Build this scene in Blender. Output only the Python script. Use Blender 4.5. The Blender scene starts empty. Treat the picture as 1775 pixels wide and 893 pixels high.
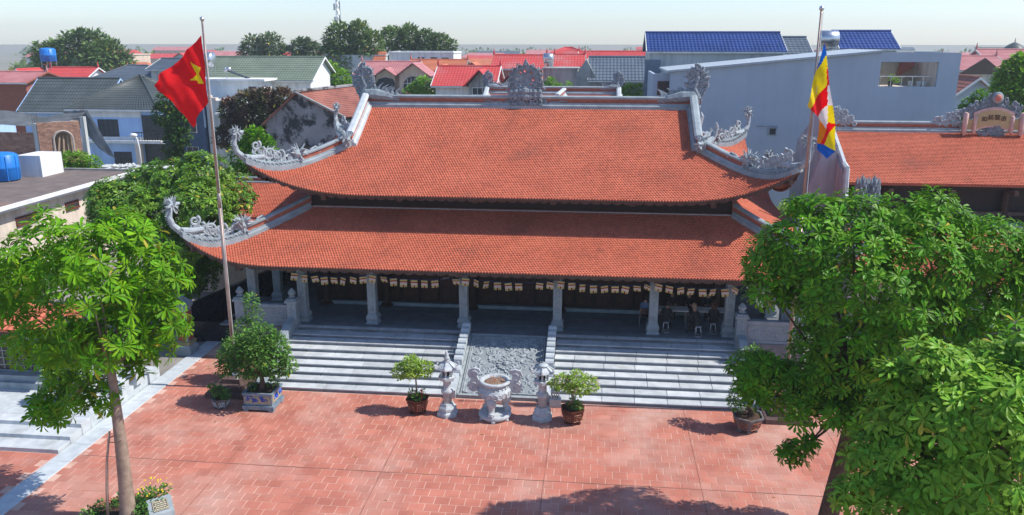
import bpy, math, random
from mathutils import Vector, Matrix, noise
random.seed(7)
scene = bpy.context.scene
R = math.radians
# ---------------------------------------------------------------- camera
cam_d = bpy.data.cameras.new('camera'); cam = bpy.data.objects.new('camera', cam_d)
scene.collection.objects.link(cam); scene.camera = cam
cam_d.sensor_width = 36.0; cam_d.lens = 28.29; cam_d.clip_start = .1; cam_d.clip_end = 6000
cam.matrix_world = Matrix(((0.99453814, -0.02777084, 0.10061117, 2.6237),
                           (0.10437026, 0.25702614, -0.960752, -29.2189),
                           (0.0008212, 0.96600536, 0.25852075, 13.7443),
                           (0, 0, 0, 1)))
# ---------------------------------------------------------------- sky, sun, exposure
SUN = Vector((0.84, 0.015, 1.0)).normalized()
elev = math.asin(SUN.z); azim = math.atan2(SUN.x, SUN.y)
w = bpy.data.worlds.new("World"); scene.world = w; w.use_nodes = True
wn = w.node_tree.nodes; wl = w.node_tree.links
sky = wn.new('ShaderNodeTexSky'); sky.sky_type = 'NISHITA'; sky.sun_disc = False
sky.sun_elevation = elev; sky.sun_rotation = azim
sky.air_density = 1.0; sky.dust_density = .35; sky.ozone_density = 3.5; sky.altitude = 0
tint = wn.new('ShaderNodeMixRGB'); tint.blend_type = 'MULTIPLY'; tint.inputs[0].default_value = 1; tint.inputs[2].default_value = (.92, .945, 1.05, 1)
wl.new(sky.outputs[0], tint.inputs[1]); wl.new(tint.outputs[0], wn['Background'].inputs[0]); wn['Background'].inputs[1].default_value = 0.112
sd = bpy.data.lights.new('sun', 'SUN'); so = bpy.data.objects.new('sun', sd); scene.collection.objects.link(so)
sd.energy = 3.4; sd.angle = R(.53); sd.color = (1.0, .955, .88)
so.rotation_euler = (-SUN).to_track_quat('-Z', 'Y').to_euler()
scene.view_settings.view_transform = 'Standard'; scene.view_settings.look = 'None'
scene.view_settings.exposure = 0.75; scene.view_settings.gamma = 1.0
scene.render.resolution_x = 1024; scene.render.resolution_y = 515
scene.render.engine = 'CYCLES'
# ---------------------------------------------------------------- materials
MC = {}
def mat(name, c1, c2=None, rough=.8, scale=3., bump=0., bscale=None, isl=0., metal=0., spec=.3, detail=6, trans=0., stain=None, sscale=.4, sramp=(.5, .7), streak=0.):
    """procedural material: noise between c1 and c2, value variation per island/object, optional stain colour"""
    if name in MC: return MC[name]
    m = bpy.data.materials.new(name); m.use_nodes = True; MC[name] = m
    n = m.node_tree.nodes; l = m.node_tree.links; b = n['Principled BSDF']
    b.inputs['Roughness'].default_value = rough; b.inputs['Metallic'].default_value = metal
    b.inputs['Specular IOR Level'].default_value = spec
    c2 = c2 or tuple(x * .82 for x in c1)
    geo = n.new('ShaderNodeNewGeometry')
    tx = n.new('ShaderNodeTexNoise'); tx.inputs['Scale'].default_value = scale; tx.inputs['Detail'].default_value = detail
    l.new(geo.outputs['Position'], tx.inputs['Vector'])
    rp = n.new('ShaderNodeValToRGB'); rp.color_ramp.elements[0].position = .35; rp.color_ramp.elements[1].position = .65
    rp.color_ramp.elements[0].color = (*c1, 1); rp.color_ramp.elements[1].color = (*c2, 1)
    l.new(tx.outputs['Fac'], rp.inputs[0]); col = rp.outputs[0]
    if stain:
        t2 = n.new('ShaderNodeTexNoise'); t2.inputs['Scale'].default_value = sscale; t2.inputs['Detail'].default_value = 8; t2.inputs['Roughness'].default_value = .65
        l.new(geo.outputs['Position'], t2.inputs['Vector'])
        r2 = n.new('ShaderNodeMapRange'); r2.inputs[1].default_value = sramp[0]; r2.inputs[2].default_value = sramp[1]
        l.new(t2.outputs['Fac'], r2.inputs[0])
        mx = n.new('ShaderNodeMixRGB'); mx.inputs[2].default_value = (*stain, 1)
        l.new(r2.outputs[0], mx.inputs[0]); l.new(col, mx.inputs[1]); col = mx.outputs[0]
    if streak:
        mp = n.new('ShaderNodeMapping'); mp.inputs['Scale'].default_value = (1.6, 1.6, .10); l.new(geo.outputs['Position'], mp.inputs[0])
        t3 = n.new('ShaderNodeTexNoise'); t3.inputs['Scale'].default_value = 1.3; t3.inputs['Detail'].default_value = 7; l.new(mp.outputs[0], t3.inputs['Vector'])
        r3 = n.new('ShaderNodeMapRange'); r3.inputs[1].default_value = .45; r3.inputs[2].default_value = .75; r3.inputs[3].default_value = 1.; r3.inputs[4].default_value = 1-streak; l.new(t3.outputs['Fac'], r3.inputs[0])
        h3 = n.new('ShaderNodeHueSaturation'); l.new(r3.outputs[0], h3.inputs['Value']); l.new(col, h3.inputs['Color']); col = h3.outputs[0]
    if isl:
        oi = n.new('ShaderNodeObjectInfo')
        ad = n.new('ShaderNodeMath'); ad.operation = 'ADD'; l.new(geo.outputs['Random Per Island'], ad.inputs[0]); l.new(oi.outputs['Random'], ad.inputs[1])
        fr = n.new('ShaderNodeMath'); fr.operation = 'FRACT'; l.new(ad.outputs[0], fr.inputs[0])
        mr = n.new('ShaderNodeMapRange'); mr.inputs[3].default_value = 1 - isl; mr.inputs[4].default_value = 1 + isl
        l.new(fr.outputs[0], mr.inputs[0])
        hs = n.new('ShaderNodeHueSaturation'); l.new(mr.outputs[0], hs.inputs['Value']); l.new(col, hs.inputs['Color']); col = hs.outputs[0]
        if trans:      # a few yellowing leaves, others shifted in hue
            m7 = n.new('ShaderNodeMath'); m7.operation = 'MULTIPLY'; m7.inputs[1].default_value = 7.31; l.new(fr.outputs[0], m7.inputs[0]); f7 = n.new('ShaderNodeMath'); f7.operation = 'FRACT'; l.new(m7.outputs[0], f7.inputs[0])
            rh = n.new('ShaderNodeMapRange'); rh.inputs[3].default_value = .488; rh.inputs[4].default_value = .522; l.new(f7.outputs[0], rh.inputs[0]); l.new(rh.outputs[0], hs.inputs['Hue'])
            gt = n.new('ShaderNodeMath'); gt.operation = 'GREATER_THAN'; gt.inputs[1].default_value = .985; l.new(f7.outputs[0], gt.inputs[0])
            my = n.new('ShaderNodeMixRGB'); my.inputs[2].default_value = (.42, .36, .04, 1); l.new(gt.outputs[0], my.inputs[0]); l.new(col, my.inputs[1]); col = my.outputs[0]
    l.new(col, b.inputs['Base Color'])
    if bump:
        bt = n.new('ShaderNodeTexNoise'); bt.inputs['Scale'].default_value = bscale or scale * 6; bt.inputs['Detail'].default_value = 4
        l.new(geo.outputs['Position'], bt.inputs['Vector'])
        bp = n.new('ShaderNodeBump'); bp.inputs['Strength'].default_value = bump; bp.inputs['Distance'].default_value = .02
        l.new(bt.outputs['Fac'], bp.inputs['Height']); l.new(bp.outputs[0], b.inputs['Normal'])
    if trans:
        tr = n.new('ShaderNodeBsdfTranslucent'); hs2 = n.new('ShaderNodeHueSaturation'); hs2.inputs['Value'].default_value = 1.5; hs2.inputs['Saturation'].default_value = 1.05
        l.new(col, hs2.inputs['Color']); l.new(hs2.outputs[0], tr.inputs[0])
        ms = n.new('ShaderNodeMixShader'); ms.inputs[0].default_value = trans
        l.new(b.outputs[0], ms.inputs[1]); l.new(tr.outputs[0], ms.inputs[2]); l.new(ms.outputs[0], n['Material Output'].inputs[0])
    return m
STONE = mat('grey_stone', (.31, .355, .375), (.225, .265, .285), .75, 2.5, .35, 30, isl=.06, stain=(.16, .17, .17), sscale=1.3, sramp=(.6, .85))
CARVE_SHADE = mat('carved_stone_shade_tone', (.27, .32, .355), (.16, .195, .22), .75, 7., .5, 40)  # darker copy of the carved stone, shade painted into the colour
CARVE = mat('carved_stone', (.41, .46, .48), (.27, .31, .335), .75, 9., .5, 40, stain=(.09, .10, .11), sscale=3.2, sramp=(.55, .80))
LSTONE = mat('pale_stone', (.52, .56, .575), (.42, .46, .48), .7, 3., .2, 30, isl=.05)
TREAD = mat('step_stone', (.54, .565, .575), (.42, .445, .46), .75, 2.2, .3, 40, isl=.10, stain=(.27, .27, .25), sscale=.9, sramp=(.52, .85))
RISER_SHADE = mat('shaded_riser_stone', (.20, .215, .235), (.14, .15, .165), .85, 2.5, .4, 30, isl=.15)  # rough riser stone, its colour darkened to carry the shade on the risers
FLOORST = mat('platform_stone', (.185, .205, .22), (.14, .155, .17), .55, 2., .2, 25, isl=.1)
TERRA = mat('terracotta_tile', (.53, .15, .085), (.46, .12, .066), .78, .5, .2, 20, isl=.13, stain=(.24, .11, .08), sscale=.5, sramp=(.56, .95))
TERRAD = mat('terracotta_deck', (.40, .12, .07), (.30, .085, .05), .8, 3.)
BRICKRED = mat('ridge_brick', (.40, .13, .08), (.30, .09, .06), .8, 8., .3)
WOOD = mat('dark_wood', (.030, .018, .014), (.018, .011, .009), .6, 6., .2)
WOODB = mat('eave_wood', (.12, .075, .06), (.075, .05, .04), .75, 5., .3)
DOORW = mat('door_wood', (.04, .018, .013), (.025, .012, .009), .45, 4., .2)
PAVE = mat('paving_tile', (.49, .178, .122), (.39, .132, .09), .8, 1.1, .2, 30, isl=.08, stain=(.50, .345, .285), sscale=.30, sramp=(.46, .82))
GROUT = mat('grout', (.64, .43, .345), (.54, .32, .25), .9, .55, stain=(.40, .17, .13), sscale=.4, sramp=(.52, .64))
CREAM = mat('cream_wall', (.72, .62, .52), (.64, .54, .44), .85, .8, .1, stain=(.45, .38, .32), sscale=.5, sramp=(.6, .9), streak=.35)
WHITE = mat('white_wall', (.78, .78, .76), (.70, .70, .68), .85, .8, .1, stain=(.5, .5, .48), sscale=.5, sramp=(.6, .9), streak=.22)
DARKG = mat('window_glass', (.03, .035, .04), (.05, .055, .06), .35, 3., spec=.3)
BLUEP = mat('blue_plastic', (.02, .20, .62), (.015, .16, .5), .4, 2.)
STEEL = mat('stainless_steel', (.62, .64, .66), (.5, .52, .54), .3, 4., metal=.9)
BLACK = mat('black_granite', (.014, .014, .016), (.03, .03, .034), .25, 6., spec=.5)
SOIL = mat('soil', (.10, .055, .035), (.05, .03, .02), .95, 20., .8, 60)
TRUNK = mat('pale_bark', (.33, .25, .19), (.22, .165, .125), .85, 5., .6, 25, stain=(.10, .08, .06), sscale=3., sramp=(.62, .72))
BARK = mat('dark_bark', (.12, .075, .05), (.07, .045, .03), .9, 6., .6, 30)
# ---------------------------------------------------------------- mesh helpers
C = scene.collection
class MB:
    def __init__(s): s.v = []; s.f = []; s.m = []; s.mi = 0
    def add(s, vs, fs):
        o = len(s.v); s.v += [tuple(v) for v in vs]; s.f += [tuple(i + o for i in f) for f in fs]; s.m += [s.mi] * len(fs); return s
    def box(s, x0, x1, y0, y1, z0, z1):
        return s.add([(x0,y0,z0),(x1,y0,z0),(x1,y1,z0),(x0,y1,z0),(x0,y0,z1),(x1,y0,z1),(x1,y1,z1),(x0,y1,z1)],
                     [(0,3,2,1),(4,5,6,7),(0,1,5,4),(1,2,6,5),(2,3,7,6),(3,0,4,7)])
    def bbox(s, x0, x1, y0, y1, z0, z1, b=.01):
        "box with bevelled top edges"
        return s.add([(x0,y0,z0),(x1,y0,z0),(x1,y1,z0),(x0,y1,z0),(x0,y0,z1-b),(x1,y0,z1-b),(x1,y1,z1-b),(x0,y1,z1-b),
                      (x0+b,y0+b,z1),(x1-b,y0+b,z1),(x1-b,y1-b,z1),(x0+b,y1-b,z1)],
                     [(0,3,2,1),(8,9,10,11),(0,1,5,4),(1,2,6,5),(2,3,7,6),(3,0,4,7),(4,5,9,8),(5,6,10,9),(6,7,11,10),(7,4,8,11)])
    def tube(s, pts, rads, n=8, caps=True):
        pts = [Vector(p) for p in pts]
        if not hasattr(rads, '__len__'): rads = [rads] * len(pts)
        rings = []; prev = None
        for i, p in enumerate(pts):
            t = (pts[min(i+1, len(pts)-1)] - pts[max(i-1, 0)])
            if t.length < 1e-9: t = Vector((0,0,1))
            t.normalize()
            if prev is None:
                a = Vector((0,1,0)) if abs(t.y) < .9 else Vector((1,0,0)); u = t.cross(a).normalized()
            else:
                u = prev - t * prev.dot(t)
                u = u.normalized() if u.length > 1e-6 else t.orthogonal().normalized()
            prev = u; vv = t.cross(u)
            rings.append([p + (u * math.cos(2*math.pi*k/n) + vv * math.sin(2*math.pi*k/n)) * rads[i] for k in range(n)])
        vs = [q for r in rings for q in r]; fs = []
        for i in range(len(pts)-1):
            for k in range(n):
                a = i*n+k; b = i*n+(k+1) % n; fs.append((a, b, b+n, a+n))
        if caps: fs.append(tuple(range(n-1, -1, -1))); fs.append(tuple((len(pts)-1)*n+k for k in range(n)))
        return s.add(vs, fs)
    def lathe(s, cx, cy, prof, n=16, rot=0., z0=0.):
        "prof: list of (r,z)"
        vs = []; fs = []
        for r, z in prof:
            for k in range(n):
                a = 2*math.pi*k/n + rot; vs.append((cx + r*math.cos(a), cy + r*math.sin(a), z0+z))
        for i in range(len(prof)-1):
            for k in range(n):
                a = i*n+k; b = i*n+(k+1) % n; fs.append((a, b, b+n, a+n))
        fs.append(tuple(range(n-1, -1, -1))); fs.append(tuple((len(prof)-1)*n+k for k in range(n)))
        return s.add(vs, fs)
    def ball(s, c, r, n=8, sc=(1,1,1)):
        c = Vector(c); vs = [c + Vector((0,0,-r*sc[2]))]; fs = []; m = n//2
        for i in range(1, m):
            p = math.pi*i/m - math.pi/2
            for k in range(n):
                a = 2*math.pi*k/n; vs.append(c + Vector((math.cos(p)*math.cos(a)*r*sc[0], math.cos(p)*math.sin(a)*r*sc[1], math.sin(p)*r*sc[2])))
        vs.append(c + Vector((0,0,r*sc[2])))
        for k in range(n):
            fs.append((0, 1+(k+1) % n, 1+k)); L = 1+(m-2)*n; fs.append((L+k, L+(k+1) % n, len(vs)-1))
        for i in range(m-2):
            for k in range(n): a = 1+i*n+k; b = 1+i*n+(k+1) % n; fs.append((a, b, b+n, a+n))
        return s.add(vs, fs)
    def prism(s, pts, o, ex, ez, ey, t):
        "polygon pts (x,z) in plane o+ex*x+ez*z, thickness t along ey"
        o, ex, ez, ey = map(Vector, (o, ex, ez, ey)); n = len(pts)
        vs = [o + ex*x + ez*z for x, z in pts] + [o + ex*x + ez*z + ey*t for x, z in pts]
        return s.add(vs, [tuple(range(n)), tuple(range(2*n-1, n-1, -1))] + [(k, k+n, (k+1) % n + n, (k+1) % n) for k in range(n)])
    def tf(s, M, start=0):
        for i in range(start, len(s.v)): s.v[i] = tuple(M @ Vector(s.v[i]))
        return s
    def mesh(s, name, mats, smooth=False):
        me = bpy.data.meshes.new(name); me.from_pydata(s.v, [], s.f)
        mats = mats if isinstance(mats, (list, tuple)) else [mats]
        for m in mats: me.materials.append(m)
        if len(mats) > 1: me.polygons.foreach_set('material_index', s.m)
        if smooth: me.polygons.foreach_set('use_smooth', [True]*len(me.polygons))
        me.update(); return me
    def build(s, name, mats, parent=None, smooth=False, kind=None, label=None):
        return link(name, s.mesh(name, mats, smooth), parent, kind, label)
def link(name, me, parent=None, kind=None, label=None, loc=None):
    o = bpy.data.objects.new(name, me); C.objects.link(o)
    if loc is not None: o.location = loc
    if parent:
        o.parent = parent; o.matrix_parent_inverse = PINV.get(parent.name, Matrix()).copy()
    if kind: o['kind'] = kind
    if label: o['label'] = label
    return o
PINV = {}
def thing(name, label, cat, loc=(0,0,0), group=None, rz=0):
    "empty at the base; children are given in WORLD coordinates through the parent inverse"
    o = bpy.data.objects.new(name, None); C.objects.link(o); o.location = loc; o.rotation_euler = (0,0,rz); o.empty_display_size = .2
    o['label'] = label; o['category'] = cat
    if group: o['group'] = group
    PINV[o.name] = (Matrix.Translation(loc) @ Matrix.Rotation(rz, 4, 'Z')).inverted()
    return o
def tag(o, label, cat, group=None):
    o['label'] = label; o['category'] = cat
    if group: o['group'] = group
    return o
def copy_tree(o, label=None, group=None):
    ch = [c for c in o.children]
    r = o.copy(); C.objects.link(r)
    if label: r['label'] = label
    if group: r['group'] = group
    for c in ch:
        d = c.copy(); C.objects.link(d); d.parent = r
        for g in c.children:
            e = g.copy(); C.objects.link(e); e.parent = d
    return r
def rnd(a, b): return random.uniform(a, b)
def cl(x, a=0., b=1.): return max(a, min(b, x))
# ================================================================ SETTING: ground, courtyard
g = MB(); g.add([(-3000,-300,-.03),(3000,-300,-.03),(3000,5000,-.03),(-3000,5000,-.03)], [(0,1,2,3)])
g.build('ground', mat('far_ground', (.20, .20, .14), (.27, .25, .21), .95, .02), kind='structure')
g = MB(); g.box(-60, 40, -22, 34, -.028, -.022); g.build('concrete_yard', mat('yard_concrete', (.30,.28,.25), (.22,.205,.185), .95, .5, .3, 12, stain=(.16,.15,.13), sscale=.3), kind='structure')
g = MB(); g.box(-14.8, 26, -20, 4.6, -.02, -.002)
court = g.build('courtyard', GROUT, kind='structure')
TW, TH = .48, .42
tiles = []
yy = -16.0; row = 0
XJ = (-9.5, -4.15, 1.22, 6.25, 11.3)
while yy < 3.3:
    xx = -14.78 + (row % 2) * TW/2 - TW/2
    if yy < -5.92 < yy + TH: yy += .0
    while xx < 25.6:
        if xx > -14.9 and not (yy + TH > 0 and -10.8 < xx < 8.9): tiles.append((max(xx, -14.79), yy, xx + TW))
        xx += TW
    yy += TH; row += 1
BEDX, BEDY, BEDR = -11.15, -9.25, 1.25
tiles = [t for t in tiles if math.hypot((t[0]+t[2])/2-BEDX, t[1]+TH/2-BEDY) > BEDR + .12]
camp = cam.matrix_world.translation
def vis(t):
    x = t[0]; y = t[1]; v = cam.matrix_world.inverted() @ Vector((x, y, 0)); u = 887.5 + 1395 * v.x / -v.z; q = 446.5 - 1395 * v.y / -v.z
    return -30 < u < 1440 and q < 905
tiles.sort(key=lambda t: (0 if vis(t) else 1, (Vector((t[0], t[1], 0)) - camp).length))
tm = MB().bbox(0, TW-.022, 0, TH-.020, -.004, .005, .004).mesh('paving_tile', [PAVE])
rest = MB()
for i, (x0, y0, x1) in enumerate(tiles):
    dz = rnd(-.0015, .0015)
    if i < 300 and x1 - x0 > TW - .01: link('paving_tile', tm, court, loc=(x0, y0, dz))
    else: rest.bbox(x0, x1-.022, y0, y0+TH-.020, -.004, .005+dz, .004)
rest.build('paving_tiles', PAVE, court, kind='stuff')
# expansion joints: dark recessed strips lying over the tiles
jb = MB()
for x in XJ:
    y = -16
    while y < -.1:
        jb.box(x-.008+rnd(-.004,.004), x+.009, y, y+.8, .004, .0095); y += .8
x = -14.7
while x < 17: jb.box(x, x+.9, -5.92+rnd(-.005,.005), -5.895, .004, .0098); x += .9
jb.build('expansion_joint', mat('joint_dark', (.13, .07, .055), (.32, .14, .10), .9, 2.), court)
kb = MB(); y = -16
while y < 4.4: kb.bbox(-15.52, -14.8, y, y+1.19, -.02, .03, .008); y += 1.2
kb.build('kerb_strip', LSTONE, kind='structure')
g = MB(); g.box(-30, -15.53, -20, -5.9, -.02, -.002); lc = g.build('side_courtyard', GROUT, kind='structure')
rest = MB(); yy = -16; row = 0
while yy < -6.2:
    xx = -24 + (row % 2)*.24
    while xx < -15.9: rest.bbox(xx, min(xx+TW, -15.55)-.014, yy, yy+TH-.014, -.004, .005, .004); xx += TW
    yy += TH; row += 1
rest.build('paving_tiles', PAVE, lc, kind='stuff')
# ================================================================ TEMPLE
XC, YC = -1.0, 12.5
temple = thing('temple', 'large two-tiered temple hall with upswept terracotta roofs and carved stone ridges above the steps', 'temple', (XC, YC, 0))
RISE, RUN = .15, .476
PZ = 9 * RISE
# roofs
class Roof:
    def __init__(s, hw, hd, z0, ga, gb, lift, ra, rb, pw, gable=None, inner=None):
        s.__dict__.update(locals())
    def z(s, X, Y):     # local coordinates about the centre
        ax, ay = abs(X), abs(Y); df = s.hd - ay; ds = s.hw - ax
        d = df if (s.gable and ax <= s.gable) else min(df, ds)
        d = max(d, 0); d = min(d, s.hd)
        a = cl((ax - (s.hw - s.ra)) / s.ra) ** s.pw; b = cl((ay - (s.hd - s.rb)) / s.rb) ** s.pw
        return s.z0 + s.ga*d + s.gb*d*d + s.lift*a*b
UP = Roof(12.2, 6.9, 7.08, .44, .0097, 1.45, 6.2, 6.2, 3., gable=8.5)
LO = Roof(14.15, 9.5, 4.38, .34, .019, 1.28, 4.65, 4.65, 3.4, inner=4.35)
def deck(rf, name, mats):
    mb = MB(); th = .10
    def strip(poly, nu, nv):
        # poly: function (u,v)->(X,Y)
        o = len(mb.v)
        for k in (0, 1):
            for i in range(nu+1):
                for j in range(nv+1):
                    X, Y = poly(i/nu, j/nv); mb.v.append((XC+X, YC+Y, rf.z(X*.99999, Y) - .02 - k*th))
        N = (nu+1)*(nv+1)
        for i in range(nu):
            for j in range(nv):
                a = o+i*(nv+1)+j; q = (a, a+nv+1, a+nv+2, a+1)
                mb.f.append(q); mb.m.append(0); mb.f.append(tuple(t+N for t in q[::-1])); mb.m.append(1)
            a = o+i*(nv+1); mb.f.append((a, a+N, a+nv+1+N, a+nv+1)); mb.m.append(1)
    D = rf.hd if rf.gable else rf.inner
    for sg in (-1, 1):
        if rf.gable:
            dm = rf.hw - rf.gable
            strip(lambda u, v, sg=sg: ((2*u-1)*(rf.hw - v*dm), sg*(rf.hd - v*dm)), 70, 8)
            strip(lambda u, v, sg=sg: ((2*u-1)*rf.gable, sg*((rf.hd-dm)*(1-v))), 30, 8)
            strip(lambda u, v, sg=sg: (sg*(rf.hw - v*dm), (2*u-1)*(rf.hd - v*dm)), 46, 8)
        else:
            strip(lambda u, v, sg=sg: ((2*u-1)*(rf.hw - v*D), sg*(rf.hd - v*D)), 80, 8)
            strip(lambda u, v, sg=sg: (sg*(rf.hw - v*D), (2*u-1)*(rf.hd - v*D)), 56, 8)
    return mb.build(name, mats, temple, smooth=True)
def rooftiles(rf, parent):
    mb = MB(); sp, dr = .126, .122
    def tile(X, Y, ux, uy, w):     # (ux,uy) unit downslope direction (outward); tile at its lower edge centre
        px, py = -uy, ux
        def P(a, b, h): x = X + px*a + ux*b; y = Y + py*a + uy*b; return (XC+x, YC+y, rf.z(x, y) + h)
        j = rnd(-.004, .004); w2 = w/2 - .006; t = .04 + j
        v = [P(-w2, -.15, .0), P(w2, -.15, .0), P(w2, -.025, t*.8), P(0, .03, t+.014), P(-w2, -.025, t*.8), P(w2, -.025, -.01), P(0, .03, -.01), P(-w2, -.025, -.01)]
        mb.add(v, [(4,3,0),(3,2,1),(0,3,1),(4,7,6,3),(3,6,5,2)])
    D = rf.hd - .25 if rf.gable else rf.inner
    r = 0; d = .0
    while d < D:
        half = rf.hw - d
        if rf.gable and half < rf.gable: half = rf.gable
        n = int(half / sp) + 1
        for i in range(-n, n+1):
            X = (i + .5*(r % 2)) * sp
            if abs(X) > half - .04: continue
            tile(X, -(rf.hd - d), 0, -1, sp)
        Dm = (rf.hw - rf.gable) if rf.gable else rf.inner
        if d < Dm:
            half = rf.hd - d; n = int(half / sp) + 1
            for sg in (-1, 1):
                for i in range(-n, n+1):
                    Y = (i + .5*(r % 2)) * sp
                    if abs(Y) > half - .04 or (sg < 0 and Y < -99): continue
                    tile(sg*(rf.hw - d), Y, sg, 0, sp)
        d += dr; r += 1
    return mb.build('roof_tiles', TERRA, parent, kind='stuff')
def sweep(mb, path, prof, closed=True):
    "path: list of (pos, normal(horizontal side vector)); prof: list of (side, up)"
    n = len(prof); vs = []
    for p, nn in path:
        p = Vector(p); nn = Vector(nn)
        for a, b in prof: vs.append(p + nn*a + Vector((0,0,b)))
    fs = []
    for i in range(len(path)-1):
        for k in range(n):
            a = i*n+k; b = i*n+(k+1) % n; fs.append((a, b, b+n, a+n))
    fs.append(tuple(range(n-1, -1, -1))); fs.append(tuple((len(path)-1)*n+k for k in range(n)))
    mb.add(vs, fs)
def rect(w, z0, z1): return [(-w, z0), (w, z0), (w, z1), (-w, z1)]
def band(path, parent, name, s=1., panel=True, stone=STONE):
    "ridge band: moulded base, recessed brick panel, cap"
    mb = MB()
    sweep(mb, path, rect(.24*s, -.12*s, .05*s)); sweep(mb, path, [(-.2*s,.05*s),(.2*s,.05*s),(.14*s,.13*s),(.14*s,.19*s),(-.14*s,.19*s),(-.14*s,.13*s)])
    b = mb.build(name, stone, parent)
    if panel:
        mb = MB(); sweep(mb, path, rect(.075*s, .19*s, .36*s)); mb.build('brick_panel', BRICKRED, b)
        mb = MB(); z0 = .36*s
    else: mb = MB(); z0 = .19*s
    sweep(mb, path, [(-.10*s,z0),(.10*s,z0),(.15*s,z0+.05*s),(.15*s,z0+.12*s),(.08*s,z0+.17*s),(-.08*s,z0+.17*s),(-.15*s,z0+.12*s),(-.15*s,z0+.05*s)])
    mb.build('ridge_cap', stone, b)
    return b
def hip_pt(rf, sx, sy, t):     # t = distance inward along each axis from the corner
    X = sx*(rf.hw - t); Y = sy*(rf.hd - t); return Vector((XC+X, YC+Y, rf.z(X, Y)))
# ---- carved ornaments -------------------------------------------------
def scroll(mb, o, ex, ez, r, turns=1.6, th=.06, d=1, a0=0., n=22, ns=6):
    o, ex, ez = Vector(o), Vector(ex), Vector(ez); pts = []; rad = []
    for i in range(n+1):
        t = i/n; a = a0 + d*2*math.pi*turns*t; rr = r*(1-t)**.8 + .02
        pts.append(o + ex*(rr*math.cos(a)) + ez*(rr*math.sin(a))); rad.append(th*(1 - .55*t))
    mb.tube(pts, rad, ns)
def flame(mb, o, dirv, side, L, w, bend=.3, ns=5):
    o, dirv, side = Vector(o), Vector(dirv).normalized(), Vector(side)
    pts = [o + dirv*(L*t) + side*(bend*L*(math.sin(t*3.6))) for t in (0, .25, .5, .75, 1)]
    mb.tube(pts, [w, w*1.1, w*.8, w*.45, w*.05], ns)
def relief_mass(mb, o, ex, ez, outline, n, rs=(.08, .16), th=.035, seed=1):
    "mass of scrolls, bosses and curls filling a silhouette given as a function inside(x,z)"
    rg = random.Random(seed); ex, ez, o = Vector(ex), Vector(ez), Vector(o); ey = ex.cross(ez); k = 0; it = 0
    x0, x1, z0, z1, inside = outline
    while k < n and it < n*30:
        it += 1; x = rg.uniform(x0, x1); z = rg.uniform(z0, z1)
        if not inside(x, z): continue
        k += 1; r = rg.uniform(*rs); p = o + ex*x + ez*z + ey*rg.uniform(-.05, .05)
        if rg.random() < .7: scroll(mb, p, ex, ez, r, rg.uniform(1., 1.7), th*rg.uniform(.8, 1.3), rg.choice((-1, 1)), rg.uniform(0, 6), 14, 5)
        else: mb.ball(p, r*.6, 6, (1, .8, 1))
def head_mane(mb, c, ex, ez, r, seed=2, fwd=1):
    rg = random.Random(seed); ex, ez, c = Vector(ex), Vector(ez), Vector(c); ey = ex.cross(ez)
    mb.ball(c, r*.45, 8); mb.tube([c, c + ex*fwd*r*.5 + ez*r*.05, c + ex*fwd*r*.95 + ez*r*.12], [r*.34, r*.26, r*.16], 7)
    mb.tube([c - ez*r*.15, c + ex*fwd*r*.7 - ez*r*.35], [r*.2, r*.1], 6)
    for i in range(44):
        a = rg.uniform(0, 2*math.pi); b = rg.uniform(-.9, .9)
        dv = (ex*math.cos(a) + ez*math.sin(a))*math.cos(b) + ey*math.sin(b)
        if dv.dot(ex)*fwd > .75: continue
        flame(mb, c, dv, ez, r*rg.uniform(.9, 1.3), r*.13, rg.uniform(-.2, .2))
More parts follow.
